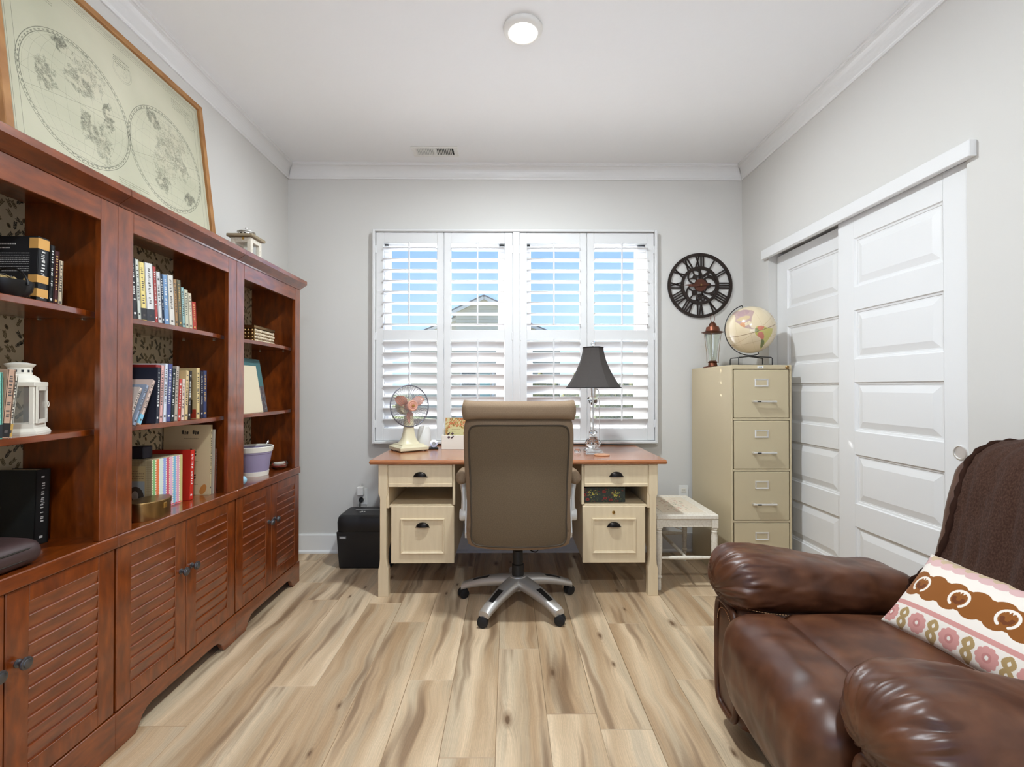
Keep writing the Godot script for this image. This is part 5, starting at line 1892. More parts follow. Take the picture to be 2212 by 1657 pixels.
func make_globe() -> void:
	var t := thing("globe", "cream desk globe on a bent black wire stand", "globe", P(1.498, 1.312, 2.93))
	var polys := [
		[C(186, 158, 150), [[-168, 66], [-156, 71], [-125, 70], [-95, 72], [-80, 68], [-62, 58], [-56, 52], [-66, 45], [-76, 36], [-81, 26], [-84, 30], [-97, 27], [-97, 20], [-88, 21], [-84, 11], [-78, 8], [-84, 9], [-96, 15], [-106, 22], [-112, 30], [-122, 36], [-125, 48], [-140, 59], [-160, 57]]],
		[C(196, 186, 104), [[-78, 8], [-72, 12], [-62, 10], [-50, 1], [-35, -6], [-39, -16], [-48, -26], [-58, -36], [-64, -42], [-68, -52], [-74, -50], [-73, -38], [-70, -20], [-80, -6], [-80, 1]]],
		[C(196, 170, 130), [[-17, 15], [-10, 30], [10, 37], [32, 31], [43, 12], [51, 11], [40, -8], [34, -26], [20, -35], [12, -18], [9, 3], [-8, 5]]],
		[C(190, 160, 120), [[-10, 40], [0, 50], [10, 56], [25, 70], [60, 70], [100, 76], [140, 72], [178, 66], [150, 58], [132, 44], [120, 32], [108, 20], [100, 8], [94, 18], [78, 8], [70, 22], [56, 26], [44, 14], [34, 30], [26, 38], [14, 40]]],
		[C(202, 160, 120), [[114, -22], [124, -16], [136, -12], [143, -12], [152, -26], [148, -38], [134, -33], [116, -35]]]]
	var extra := [[C(200, 120, 100), -70.0, -14.0, 8.0, 12.0], [C(110, 120, 70), -68.0, -36.0, 6.0, 14.0], [C(206, 120, 96), -66.0, 6.0, 9.0, 5.0], [C(130, 140, 84), -76.0, 3.0, 5.0, 5.0], [C(206, 150, 110), -102.0, 24.0, 8.0, 7.0], [C(176, 146, 146), -98.0, 58.0, 26.0, 10.0], [C(204, 180, 140), -98.0, 40.0, 20.0, 6.0]]
	var W := 720
	var H := 360
	var im := Image.create(W, H, false, Image.FORMAT_RGB8)
	im.fill(C(222, 204, 170))
	var ps := []
	for p in polys:
		var v := PackedVector2Array()
		for q in p[1]:
			v.append(Vector2(q[0], q[1]))
		ps.append(v)
	for y in H:
		var lat := 90.0 - y * 0.5
		for x in W:
			var lon := -180.0 + x * 0.5
			for k in ps.size():
				if Geometry2D.is_point_in_polygon(Vector2(lon, lat), ps[k]):
					var c: Color = polys[k][0]
					for e in extra:
						if pow((lon - e[1]) / e[3], 2) + pow((lat - e[2]) / e[4], 2) < 1.0:
							c = e[0]
					im.set_pixel(x, y, c)
	for x in W:
		im.set_pixel(x, 180, C(110, 84, 60))
		im.set_pixel(x, 179, C(110, 84, 60))
		im.set_pixel(x, 133 + 47 + 47, C(176, 150, 116))
		var yy := int(180 - 47 * sin((x - 200) * TAU / W))
		im.set_pixel(x, yy, C(180, 150, 112))
	for x in range(0, W, 60):
		for y in H:
			im.set_pixel(x, y, C(200, 180, 144))
	var gm := mat("globe_print", Color.WHITE, 0.18)
	gm.albedo_texture = ImageTexture.create_from_image(im)
	gm.clearcoat_enabled = true
	gm.clearcoat = 0.5
	gm.clearcoat_roughness = 0.1
	var R := 0.1445
	var ctr := Vector3(0, 0.223, 0)
	var tri := PackedVector3Array()
	var uv := PackedVector2Array()
	var nl := 64
	var nb := 32
	for i in nb:
		for j in nl:
			for e in [[0, 0], [0, 1], [1, 1], [0, 0], [1, 1], [1, 0]]:
				var la: float = PI / 2 - PI * (i + e[0]) / nb
				var lo: float = -PI + TAU * (j + e[1]) / nl
				tri.append(Vector3(cos(la) * sin(lo), sin(la), cos(la) * cos(lo)) * R)
				uv.append(Vector2(float(j + e[1]) / nl, float(i + e[0]) / nb))
	var b := MB.new()
	b.emit([[tri, true, uv]])
	# tilted axis; the Americas face the room
	var B := Basis(Vector3(0, 0, 1), deg_to_rad(19.0)) * Basis(Vector3.RIGHT, deg_to_rad(6.0)) * Basis(Vector3.UP, deg_to_rad(60.0))
	put(b.mesh(), "ball", gm, t, ctr, B)
	b = MB.new()
	var ax := Vector3(-sin(deg_to_rad(19.0)), cos(deg_to_rad(19.0)), 0)
	var pr := Vector3(-ax.y, ax.x, 0)
	var pts := arc(ctr, R + 0.014, 0.0, PI, 30, ax, pr)
	var p2 := PackedVector3Array([ctr + ax * (R + 0.001)])
	p2.append_array(pts)
	p2.append(ctr - ax * (R + 0.001))
	b.tube(p2, 0.0028, 8)
	done(b, "meridian_arm", M.black_metal, t)
	b = MB.new()
	for z in [-0.055, 0.055]:
		b.tube(PackedVector3Array([Vector3(-0.1, 0.003, z), Vector3(0.105, 0.003, z)]), 0.003, 8)
	for s in [-1.0, 1.0]:
		var xx: float = 0.105 if s > 0 else -0.1
		b.tube(PackedVector3Array([Vector3(xx, 0.003, -0.055), Vector3(xx, 0.003, 0.055)]), 0.003, 8)
		for z in [-0.055, 0.055]:
			b.tube(PackedVector3Array([Vector3(xx, 0.003, z), Vector3(xx, 0.042, z), Vector3(xx * 0.96, 0.05, z * 0.92), Vector3(-0.01, 0.058, 0)]), 0.003, 8)
	done(b, "wire_stand", M.black_metal, t)

func make_copper_lantern() -> void:
	var t := thing("copper_lantern", "glass chimney oil lantern with a copper hood and hanging loop", "lantern", P(1.372, 1.312, 3.18))
	var b := MB.new()
	b.lathe([Vector2(0, 0), Vector2(0.06, 0), Vector2(0.062, 0.004), Vector2(0.03, 0.012), Vector2(0.026, 0.03), Vector2(0.032, 0.036), Vector2(0.02, 0.046), Vector2(0, 0.046)], 28)
	done(b, "base", M.copper, t)
	b = MB.new()
	b.lathe([Vector2(0.021, 0.0462), Vector2(0.026, 0.07), Vector2(0.03, 0.12), Vector2(0.042, 0.19), Vector2(0.046, 0.225), Vector2(0.0445, 0.225), Vector2(0.0405, 0.19), Vector2(0.0285, 0.12), Vector2(0.0245, 0.07), Vector2(0.0195, 0.0462), Vector2(0.021, 0.0462)], 28)
	done(b, "chimney", M.jar_glass, t)
	b = MB.new()
	b.lathe([Vector2(0, 0.2252), Vector2(0.048, 0.2252), Vector2(0.072, 0.236), Vector2(0.046, 0.245), Vector2(0.040, 0.272), Vector2(0.027, 0.276), Vector2(0.018, 0.298), Vector2(0.006, 0.306), Vector2(0, 0.307)], 28)
	done(b, "hood", M.copper, t)
	b = MB.new()
	var lp := PackedVector3Array()
	for k in 20:
		var a := TAU * k / 20
		lp.append(Vector3(0.014 * cos(a), 0.33 + 0.025 * sin(a), 0))
	b.tube(lp, 0.0018, 6, true)
	done(b, "loop", M.copper, t)
	b = MB.new()
	for k in 4:
		var a := TAU * k / 4 + 0.5
		b.tube(spline([Vector3(cos(a) * 0.036, 0.03, sin(a) * 0.036), Vector3(cos(a) * 0.04, 0.12, sin(a) * 0.04), Vector3(cos(a) * 0.053, 0.228, sin(a) * 0.053)], 10), 0.0014, 5)
	done(b, "guard_wires", M.old_brass, t)

# ---------------------------------------------------------------- wall clock: pierced iron gears and roman numerals
func ring2(r0: float, r1: float, n: int) -> Array:
	var o := []
	for q in [[r0, 0.0], [r1, 0.0], [r1, 0.012], [r0, 0.012], [r0, 0.0]]:
		o.append(Vector2(q[0], q[1]))
	return o

func make_clock() -> void:
	var t := thing("wall_clock", "round dark iron skeleton clock with roman numerals and gears", "clock", P(1.385, 1.914, WB - 0.004))
	var R := 0.2335
	var up := Transform3D(Basis(Vector3.RIGHT, PI / 2), Vector3.ZERO)
	var b := MB.new()
	b.lathe(ring2(R - 0.021, R, 64), 72, up)
	done(b, "outer_ring", M.clock_iron, t)
	b = MB.new()
	b.lathe(ring2(0.118, 0.138, 64), 56, up)
	done(b, "inner_ring", M.clock_iron, t)
	var nums := ["XII", "I", "II", "III", "IIII", "V", "VI", "VII", "VIII", "IX", "X", "XI"]
	for k in 12:
		var nb := MB.new()
		var widths := {"I": 0.017, "V": 0.034, "X": 0.034}
		var total := 0.0
		for ch in nums[k]:
			total += widths[ch]
		var B := Basis(Vector3(0, 0, 1), -TAU * k / 12)
		var x := -total / 2
		var y0 := 0.132
		var y1 := R - 0.015
		for ch in nums[k]:
			var w: float = widths[ch]
			var segs := []
			if ch == "I":
				segs = [[x + w / 2, x + w / 2]]
			elif ch == "V":
				segs = [[x + w / 2, x + 0.004], [x + w / 2, x + w - 0.004]]
			else:
				segs = [[x + w - 0.004, x + 0.004], [x + 0.004, x + w - 0.004]]
			for s in segs:
				var a := Vector2(s[0], y0)
				var c := Vector2(s[1], y1)
				var dir := (c - a).normalized()
				var nn := Vector2(-dir.y, dir.x) * 0.0045
				nb.prism(PackedVector2Array([a - nn, a + nn, c + nn, c - nn]), 0.002, 0.010)
			x += w
		put(nb.mesh(), "numeral", M.clock_iron, t, Vector3.ZERO, B)
	# gears inside: rim, spokes and hub each
	for g in [[-0.035, 0.062, 0.055, 4, 0.4], [0.06, 0.0, 0.062, 3, 0.0], [-0.04, -0.052, 0.062, 4, 0.9], [0.004, -0.092, 0.034, 5, 0.3]]:
		var gb := MB.new()
		var at := Vector3(g[0], g[1], 0.0)
		gb.lathe([Vector2(g[2] - 0.010, 0.003), Vector2(g[2], 0.003), Vector2(g[2], 0.011), Vector2(g[2] - 0.010, 0.011), Vector2(g[2] - 0.010, 0.003)], 32, Transform3D(Basis(Vector3.RIGHT, PI / 2), at))
		gb.lathe([Vector2(0, 0.003), Vector2(g[2] * 0.32, 0.003), Vector2(g[2] * 0.32, 0.012), Vector2(0, 0.012)], 20, Transform3D(Basis(Vector3.RIGHT, PI / 2), at))
		for k in int(g[3]):
			var a: float = g[4] + TAU * k / g[3]
			gb.box(at + Vector3(cos(a), sin(a), 0) * g[2] * 0.6 + Vector3(0, 0, 0.007), Vector3(g[2] * 0.7, 0.009, 0.007), 0.0, Basis(Vector3(0, 0, 1), a))
		done(gb, "gear", M.clock_iron, t)
	b = MB.new()
	for q in [[0.045, 0.082, 0.6, 0.09], [0.082, 0.062, -0.4, 0.06], [0.088, -0.06, 0.5, 0.03], [0.05, -0.092, -0.6, 0.05], [0.0, 0.085, 1.57, 0.07]]:
		b.box(Vector3(q[0], q[1], 0.006), Vector3(q[3], 0.02, 0.006), 0.002, Basis(Vector3(0, 0, 1), q[2]))
	done(b, "bridge_plate", M.clock_iron, t).set_meta("kind", "stuff")
	b = MB.new()
	b.lathe([Vector2(0, 0.012), Vector2(0.046, 0.012), Vector2(0.044, 0.019), Vector2(0, 0.020)], 32, up)
	done(b, "centre_plate", M.clock_rust, t)
	for hnd in [[-0.13, 0.035, 0.007], [-0.095, 0.03, 0.006]]:
		var hb := MB.new()
		var L: float = hnd[0]
		hb.prism(PackedVector2Array([Vector2(0.06, 0.003), Vector2(0.02, 0.006), Vector2(-0.02, 0.007), Vector2(L * 0.6, 0.007), Vector2(L, 0.0), Vector2(L * 0.6, -0.007), Vector2(-0.02, -0.007), Vector2(0.02, -0.006), Vector2(0.06, -0.003)]), 0.021, 0.0235, Transform3D(Basis(Vector3(0, 0, 1), 0.0 if L < -0.1 else 0.1), Vector3(0, 0, 0.0 if L < -0.1 else 0.004)))
		done(hb, "hand", M.clock_rust, t)
	b = MB.new()
	b.lathe([Vector2(0, 0.02), Vector2(0.008, 0.02), Vector2(0.007, 0.031), Vector2(0, 0.032)], 16, up)
	done(b, "hand_pin", M.old_brass, t)

# ---------------------------------------------------------------- on the desk
const DT := 0.7712

func make_lamp() -> void:
	var t := thing("table_lamp", "crystal column table lamp with a black bell shade", "lamp", P(0.528, DT, 2.95))
	var cr: Material = M.crystal
	var sq := func(prof: Array, n: int, rot: float) -> MB:
		var b := MB.new()
		var rings := []
		for q in prof:
			var r := PackedVector3Array()
			for k in n:
				var a: float = TAU * k / n + rot
				r.append(Vector3(cos(a) * q.x, q.y, sin(a) * q.x))
			rings.append(r)
		b.loft(rings, true, false)
		return b
	done(sq.call([Vector2(0.072, 0.0), Vector2(0.074, 0.004), Vector2(0.074, 0.018), Vector2(0.06, 0.028), Vector2(0.05, 0.032)], 4, PI / 4), "foot", cr, t)
	done(sq.call([Vector2(0.02, 0.0325), Vector2(0.048, 0.05), Vector2(0.052, 0.062), Vector2(0.04, 0.085), Vector2(0.02, 0.1)], 8, 0.2), "lower_crystal", cr, t)
	var mb := MB.new()
	mb.lathe([Vector2(0, 0.1002), Vector2(0.024, 0.1002), Vector2(0.026, 0.104), Vector2(0.016, 0.112), Vector2(0.014, 0.12), Vector2(0, 0.12)], 20)
	mb.tube(PackedVector3Array([Vector3(0, 0.005, 0), Vector3(0, 0.46, 0)]), 0.0026, 8)
	done(mb, "stem", M.nickel, t)
	done(sq.call([Vector2(0.014, 0.1202), Vector2(0.026, 0.13), Vector2(0.019, 0.142), Vector2(0.0185, 0.30), Vector2(0.026, 0.318), Vector2(0.036, 0.34), Vector2(0.03, 0.348), Vector2(0.012, 0.352)], 8, 0.1), "crystal_column", cr, t)
	mb = MB.new()
	mb.lathe([Vector2(0, 0.3522), Vector2(0.014, 0.3522), Vector2(0.016, 0.36), Vector2(0.016, 0.41), Vector2(0.012, 0.415), Vector2(0, 0.415)], 16)
	done(mb, "socket", M.nickel, t)
	mb = MB.new()
	mb.tube(spline([Vector3(0.018, 0.40, 0.0), Vector3(0.034, 0.37, 0.012), Vector3(0.036, 0.2, 0.014), Vector3(0.036, 0.085, 0.014)], 12), 0.0022, 6)
	done(mb, "pull_chain", M.nickel, t)
	# eight sided bell shade
	mb = MB.new()
	var prof := []
	for i in 11:
		var s := i / 10.0
		prof.append(Vector2(0.064 + 0.094 * pow(s, 1.75) + 0.014 * s, 0.655 - 0.248 * s))
	var rings := []
	for dirn in [1, -1]:
		for i in prof.size():
			var q: Vector2 = prof[i] if dirn > 0 else prof[prof.size() - 1 - i]
			var r := PackedVector3Array()
			for k in 8:
				var a := TAU * k / 8 + PI / 8
				var rr := q.x - (0.002 if dirn < 0 else 0.0)
				r.append(Vector3(cos(a) * rr, q.y, sin(a) * rr))
			rings.append(r)
	rings.append(rings[0])
	mb.loft(rings, false, false)
	var sh := done(mb, "shade", M.shade, t, "black eight sided bell shade")
	mb = MB.new()
	for q in [prof[0], prof[10]]:
		var lp := PackedVector3Array()
		for k in 8:
			var a := TAU * k / 8 + PI / 8
			lp.append(Vector3(cos(a) * q.x, q.y, sin(a) * q.x))
		mb.tube(lp, 0.0035, 6, true)
	done(mb, "shade_trim", M.ink, sh)
	mb = MB.new()
	mb.tube(PackedVector3Array([Vector3(0, 0.41, 0), Vector3(0, 0.665, 0)]), 0.003, 6)
	for k in 4:
		var a := TAU * k / 4 + PI / 8
		mb.tube(PackedVector3Array([Vector3(0, 0.65, 0), Vector3(cos(a) * 0.06, 0.65, sin(a) * 0.06)]), 0.0018, 5)
	done(mb, "harp", M.old_brass, t)
	mb = MB.new()
	mb.lathe([Vector2(0, 0.665), Vector2(0.006, 0.665), Vector2(0.0135, 0.674), Vector2(0.0135, 0.682), Vector2(0.006, 0.691), Vector2(0, 0.692)], 8)
	done(mb, "finial", cr, t)

func make_fan() -> void:
	var t := thing("desk_fan", "vintage ivory desk fan with pink translucent blades and wire cage", "fan", P(-0.645, DT, 3.11))
	var b := MB.new()
	# square foot set cornerwise
	var rings := []
	for q in [[0.108, 0.006], [0.112, 0.010], [0.112, 0.026], [0.1, 0.034], [0.088, 0.038], [0.085, 0.044]]:
		var r := PackedVector3Array()
		for e in [[-1, -1], [1, -1], [1, 1], [-1, 1]]:
			r.append(Basis(Vector3.UP, 0.62) * Vector3(e[0] * q[0] * 0.86, q[1], e[1] * q[0] * 0.86))
		rings.append(r)
	b.loft(rings, true, false)
	done(b, "foot", M.ivory, t)
	for e in [[-1, -1], [1, -1], [1, 1], [-1, 1]]:
		var f := MB.new()
		var p := Basis(Vector3.UP, 0.62) * Vector3(e[0] * 0.08, 0, e[1] * 0.08)
		f.lathe([Vector2(0, 0), Vector2(0.007, 0), Vector2(0.008, 0.0062), Vector2(0, 0.0062)], 12, Transform3D(Basis.IDENTITY, p))
		done(f, "rubber_foot", M.black_rubber, t)
	b = MB.new()
	rings = []
	for q in [[0.07, 0.044], [0.058, 0.056], [0.044, 0.08], [0.035, 0.12], [0.031, 0.16], [0.03, 0.2], [0.028, 0.225]]:
		var r := PackedVector3Array()
		for k in 16:
			var a := TAU * k / 16
			var c := Vector2(signf(cos(a)) * pow(absf(cos(a)), 0.6), signf(sin(a)) * pow(absf(sin(a)), 0.6))
			r.append(Basis(Vector3.UP, 0.62) * Vector3(c.x * q[0], q[1], c.y * q[0] * 0.8))
		rings.append(r)
	b.loft(rings)
	done(b, "neck", M.ivory, t)
	# head: faces right of the camera
	var H := Transform3D(Basis(Vector3.UP, deg_to_rad(38)) * Basis(Vector3.RIGHT, deg_to_rad(-4)), Vector3(0.01, 0.288, 0.015))
	b = MB.new()
	b.lathe([Vector2(0, -0.12), Vector2(0.04, -0.12), Vector2(0.052, -0.105), Vector2(0.056, -0.06), Vector2(0.05, -0.035), Vector2(0, -0.035)], 28, H * Transform3D(Basis(Vector3.RIGHT, PI / 2), Vector3.ZERO))
	done(b, "motor_housing", M.ivory, t)
	var R := 0.134
	for k in 3:
		var bb := MB.new()
		var a0 := TAU * k / 3 + 0.5
		bb.sheet(10, 10, func(u: float, v: float) -> Vector3:
			var rr := 0.022 + 0.088 * v
			var wide := 0.5 * sin(PI * (0.18 + 0.75 * v)) * (1.0 - 0.35 * v)
			var an := a0 + (u - 0.5) * 2.0 * wide * (1.15 if v > 0.2 else 0.9)
			return H * Vector3(cos(an) * rr, sin(an) * rr, (u - 0.5) * -0.03 * (1.0 - 0.3 * v)), 0.002)
		done(bb, "blade", M.blush, t, "pink plastic blade")
	b = MB.new()
	b.lathe([Vector2(0, -0.035), Vector2(0.026, -0.03), Vector2(0.028, 0.008), Vector2(0.018, 0.016), Vector2(0, 0.018)], 24, H * Transform3D(Basis(Vector3.RIGHT, PI / 2), Vector3.ZERO))
	done(b, "blade_hub", M.blush, t)
	b = MB.new()
	b.lathe([Vector2(0, 0.036), Vector2(0.034, 0.036), Vector2(0.036, 0.041), Vector2(0.03, 0.046), Vector2(0.022, 0.043), Vector2(0.018, 0.046), Vector2(0.012, 0.044), Vector2(0.01, 0.049), Vector2(0, 0.05)], 32, H * Transform3D(Basis(Vector3.RIGHT, PI / 2), Vector3.ZERO))
	var cap := done(b, "cage_badge", M.blush, t, "round pink and gold centre badge")
	b = MB.new()
	b.lathe([Vector2(0, 0.0501), Vector2(0.009, 0.0501), Vector2(0.008, 0.0535), Vector2(0, 0.054)], 20, H * Transform3D(Basis(Vector3.RIGHT, PI / 2), Vector3.ZERO))
	done(b, "badge_centre", M.brass, cap)
	# wire cage
	b = MB.new()
	b.tube(arc(H.origin, R, 0, TAU * 47 / 48.0, 47, H.basis.x, H.basis.y), 0.004, 8, true)
	done(b, "cage_rim", M.cage, t)
	b = MB.new()
	for k in 44:
		var a := TAU * k / 44
		var u := Vector3(cos(a), sin(a), 0)
		var u2 := Vector3(cos(a + 0.28), sin(a + 0.28), 0)
		b.tube(PackedVector3Array([H * (u * R), H * (u * R * 0.9 + Vector3(0, 0, 0.024)), H * (u2 * R * 0.6 + Vector3(0, 0, 0.037)), H * (u2 * 0.03 + Vector3(0, 0, 0.04))]), 0.001, 4)
		b.tube(PackedVector3Array([H * (u * R), H * (u * R * 0.92 + Vector3(0, 0, -0.03)), H * (u * 0.05 + Vector3(0, 0, -0.045))]), 0.001, 4)
	done(b, "cage_wires", M.cage, t).set_meta("kind", "stuff")

func make_desk_things() -> void:
	# white vase shaped speaker behind the fan
	var s := thing("smart_speaker", "white rounded speaker standing behind the desk fan", "speaker", P(-0.573, DT, 3.27))
	var b := MB.new()
	b.lathe([Vector2(0, 0), Vector2(0.042, 0), Vector2(0.05, 0.006), Vector2(0.048, 0.05), Vector2(0.043, 0.11), Vector2(0.036, 0.14), Vector2(0.02, 0.148), Vector2(0, 0.149)], 32)
	done(b, "body", M.white_plastic, s)
	# small silver box clock
	var c := thing("tape_dispenser", "small black and silver tape dispenser beside the fan", "dispenser", P(-0.5, DT, 3.16), 0.2)
	b = MB.new()
	b.box(Vector3(0, 0.006, 0), Vector3(0.08, 0.012, 0.035), 0.003)
	done(b, "base", M.black_plastic, c)
	b = MB.new()
	b.lathe([Vector2(0.012, -0.009), Vector2(0.025, -0.009), Vector2(0.025, 0.009), Vector2(0.012, 0.009), Vector2(0.012, -0.009)], 24, Transform3D(Basis(Vector3.RIGHT, PI / 2), Vector3(0.01, 0.038, 0)))
	done(b, "tape_roll", M.chrome, c)
	b = MB.new()
	b.prism(PackedVector2Array([Vector2(-0.012, 0.012), Vector2(0.034, 0.012), Vector2(0.022, 0.045), Vector2(0.004, 0.045)]), -0.013, -0.010)
	done(b, "cheek", M.silver_plastic, c)
	# cream letter holder with the card in it
	var h := thing("letter_holder", "cream wooden letter holder on the desk behind the chair", "holder", P(-0.33, DT, 3.165))
	boxpart("front_panel", M.cream_paint, h, Vector3(0, 0.047, 0.03), Vector3(0.21, 0.094, 0.008), 0.002)
	boxpart("back_panel", M.cream_paint, h, Vector3(0, 0.066, -0.03), Vector3(0.21, 0.132, 0.008), 0.002)
	boxpart("floor_panel", M.cream_paint, h, Vector3(0, 0.004, 0), Vector3(0.21, 0.008, 0.052))
	for e in [-1.0, 1.0]:
		boxpart("side_panel", M.cream_paint, h, Vector3(e * 0.101, 0.047, 0), Vector3(0.008, 0.094, 0.052))
	var fl := MB.new()
	for e in [[-0.012, 0.012], [0.012, 0.012], [-0.012, -0.012], [0.012, -0.012]]:
		for k in 2:
			fl.box(Vector3(-0.045 + e[0] + (k * 2 - 1) * 0.003, 0.094 + e[1] + (k * 2 - 1) * 0.002, 0.0349), Vector3(0.008, 0.014, 0.0016), 0.0005, Basis(Vector3(0, 0, 1), (0.8 if e[0] * e[1] > 0 else -0.8)))
	done(fl, "flower_cutout", mat("plum", C(80, 58, 64), 0.6), h).set_meta("kind", "stuff")
	var cd := thing("recipe_card", "autumn leaf bordered card standing in the letter holder", "card", P(-0.345, DT + 0.0085, 3.158))
	var im := Image.create(150, 190, false, Image.FORMAT_RGB8)
	im.fill(C(212, 204, 150))
	rng.seed = 15
	for k in 420:
		var p := Vector2(rng.randf() * 150, rng.randf() * 190)
		var e := absf(p.x - 75) / 75.0
		if p.y < 52 + 30 * e * e or e > 0.74:
			ell(im, p.x, p.y, 6, 4, rng.randf() * 3, [C(196, 128, 70), C(176, 140, 66), C(206, 112, 72), C(220, 176, 130), C(150, 120, 60)][k % 5])
	lines(im, 46, 108, 72, 150, 12, C(160, 150, 100), 5)
	boxpart("card", mat("card_board", C(206, 190, 140), 0.8), cd, Vector3(0, 0.1, 0), Vector3(0.135, 0.2, 0.002))
	flat_face("card_print", im, cd, Vector3(-0.066, 0.002, 0.0012), Vector3(0.066, 0.002, 0.0012), Vector3(0.066, 0.198, 0.0012), Vector3(-0.066, 0.198, 0.0012))
	var mug := thing("pen_cup", "small printed cup right behind the chair back", "cup", P(0.408, DT, 3.2))
	b = MB.new()
	b.lathe([Vector2(0, 0), Vector2(0.03, 0), Vector2(0.032, 0.003), Vector2(0.033, 0.085), Vector2(0.0305, 0.085), Vector2(0.029, 0.005), Vector2(0, 0.005)], 28)
	done(b, "cup", mat("cup_pink", C(214, 196, 184), 0.4), mug)
	b = MB.new()
	b.lathe([Vector2(0.0325, 0.012), Vector2(0.0336, 0.012), Vector2(0.0338, 0.04), Vector2(0.0328, 0.04), Vector2(0.0325, 0.012)], 28)
	done(b, "printed_band", mat("cup_band", C(150, 104, 96), 0.5), mug)
	var ck := thing("crystal_stone", "small clear crystal lying beside the lamp foot", "crystal", P(0.433, DT, 2.965))
	b = MB.new()
	b.ball(Vector3(0, 0.014, 0), Vector3(0.022, 0.014, 0.018), 8)
	done(b, "stone", M.crystal, ck)
	var co := thing("coaster", "round pale wooden coaster in front of the lamp", "coaster", P(0.565, DT, 2.86))
	b = MB.new()
	b.lathe([Vector2(0, 0), Vector2(0.044, 0), Vector2(0.046, 0.003), Vector2(0.045, 0.007), Vector2(0, 0.007)], 32)
	done(b, "disc", mat("coaster_wood", C(206, 150, 112), 0.5), co)

func make_shredder() -> void:
	var t := thing("paper_shredder", "black paper shredder standing beside the desk leg", "shredder", P(-0.93, 0, 3.24))
	t.scale = Vector3(0.93, 1, 1)
	var b := MB.new()
	var rings := []
	for q in [[0.176, 0.115, 0.0], [0.18, 0.118, 0.01], [0.195, 0.13, 0.235], [0.195, 0.13, 0.24]]:
		var r := PackedVector3Array()
		for e in [[-1, -1], [1, -1], [1, 1], [-1, 1]]:
			r.append(Vector3(e[0] * q[0], q[2], e[1] * q[1]))
		rings.append(r)
	b.loft(rings, true, false)
	done(b, "bin", M.black_plastic, t)
	b = MB.new()
	rings = []
	for q in [[0.195, 0.13, 0.2402], [0.199, 0.134, 0.25], [0.2, 0.136, 0.30], [0.194, 0.128, 0.332], [0.18, 0.112, 0.345], [0.174, 0.106, 0.346]]:
		var r := PackedVector3Array()
		for k in 24:
			var a := TAU * k / 24 + PI / 24
			r.append(Vector3(signf(cos(a)) * pow(absf(cos(a)), 0.22) * q[0], q[2], signf(sin(a)) * pow(absf(sin(a)), 0.22) * q[1]))
		rings.append(r)
	b.loft(rings, true, true)
	done(b, "head", M.black_plastic, t)
	boxpart("paper_slot", mat("slot_grey", C(150, 148, 144), 0.5), t, Vector3(0.01, 0.3465, -0.03), Vector3(0.25, 0.0015, 0.012))
	boxpart("maker_plate", mat("plate_grey", C(80, 80, 80), 0.5), t, Vector3(-0.152, 0.205, 0.1295), Vector3(0.05, 0.019, 0.002), 0.0, Basis(Vector3.RIGHT, 0.06))
	b = MB.new()
	for k in 7:
		b.box(Vector3(-0.152 - 0.018 + 0.006 * k, 0.204, 0.1308), Vector3(0.004, 0.007, 0.0008))
	done(b, "lettering", M.white_ink, t).set_meta("kind", "stuff")
	b = MB.new()
	rng.seed = 31
	for k in 10:
		b.box(Vector3(-0.045 + rng.randf_range(-0.02, 0.02), 0.3472, 0.03 + rng.randf_range(-0.018, 0.018)), Vector3(0.008, 0.0012, 0.006), 0.0, Basis(Vector3.UP, rng.randf() * 3))
	done(b, "control_icons", M.white_ink, t).set_meta("kind", "stuff")
	b = MB.new()
	b.lathe([Vector2(0, 0), Vector2(0.017, 0), Vector2(0.019, 0.004), Vector2(0.014, 0.02), Vector2(0, 0.022)], 20, Transform3D(Basis(Vector3.RIGHT, PI / 2), Vector3(-0.125, 0.377, -0.183)))
	b.tube(spline([Vector3(-0.125, 0.377, -0.163), Vector3(-0.126, 0.36, -0.155), Vector3(-0.128, 0.3, -0.16), Vector3(-0.128, 0.2, -0.158)], 14), 0.0045, 8)
	done(b, "power_plug", M.black_rubber, t)

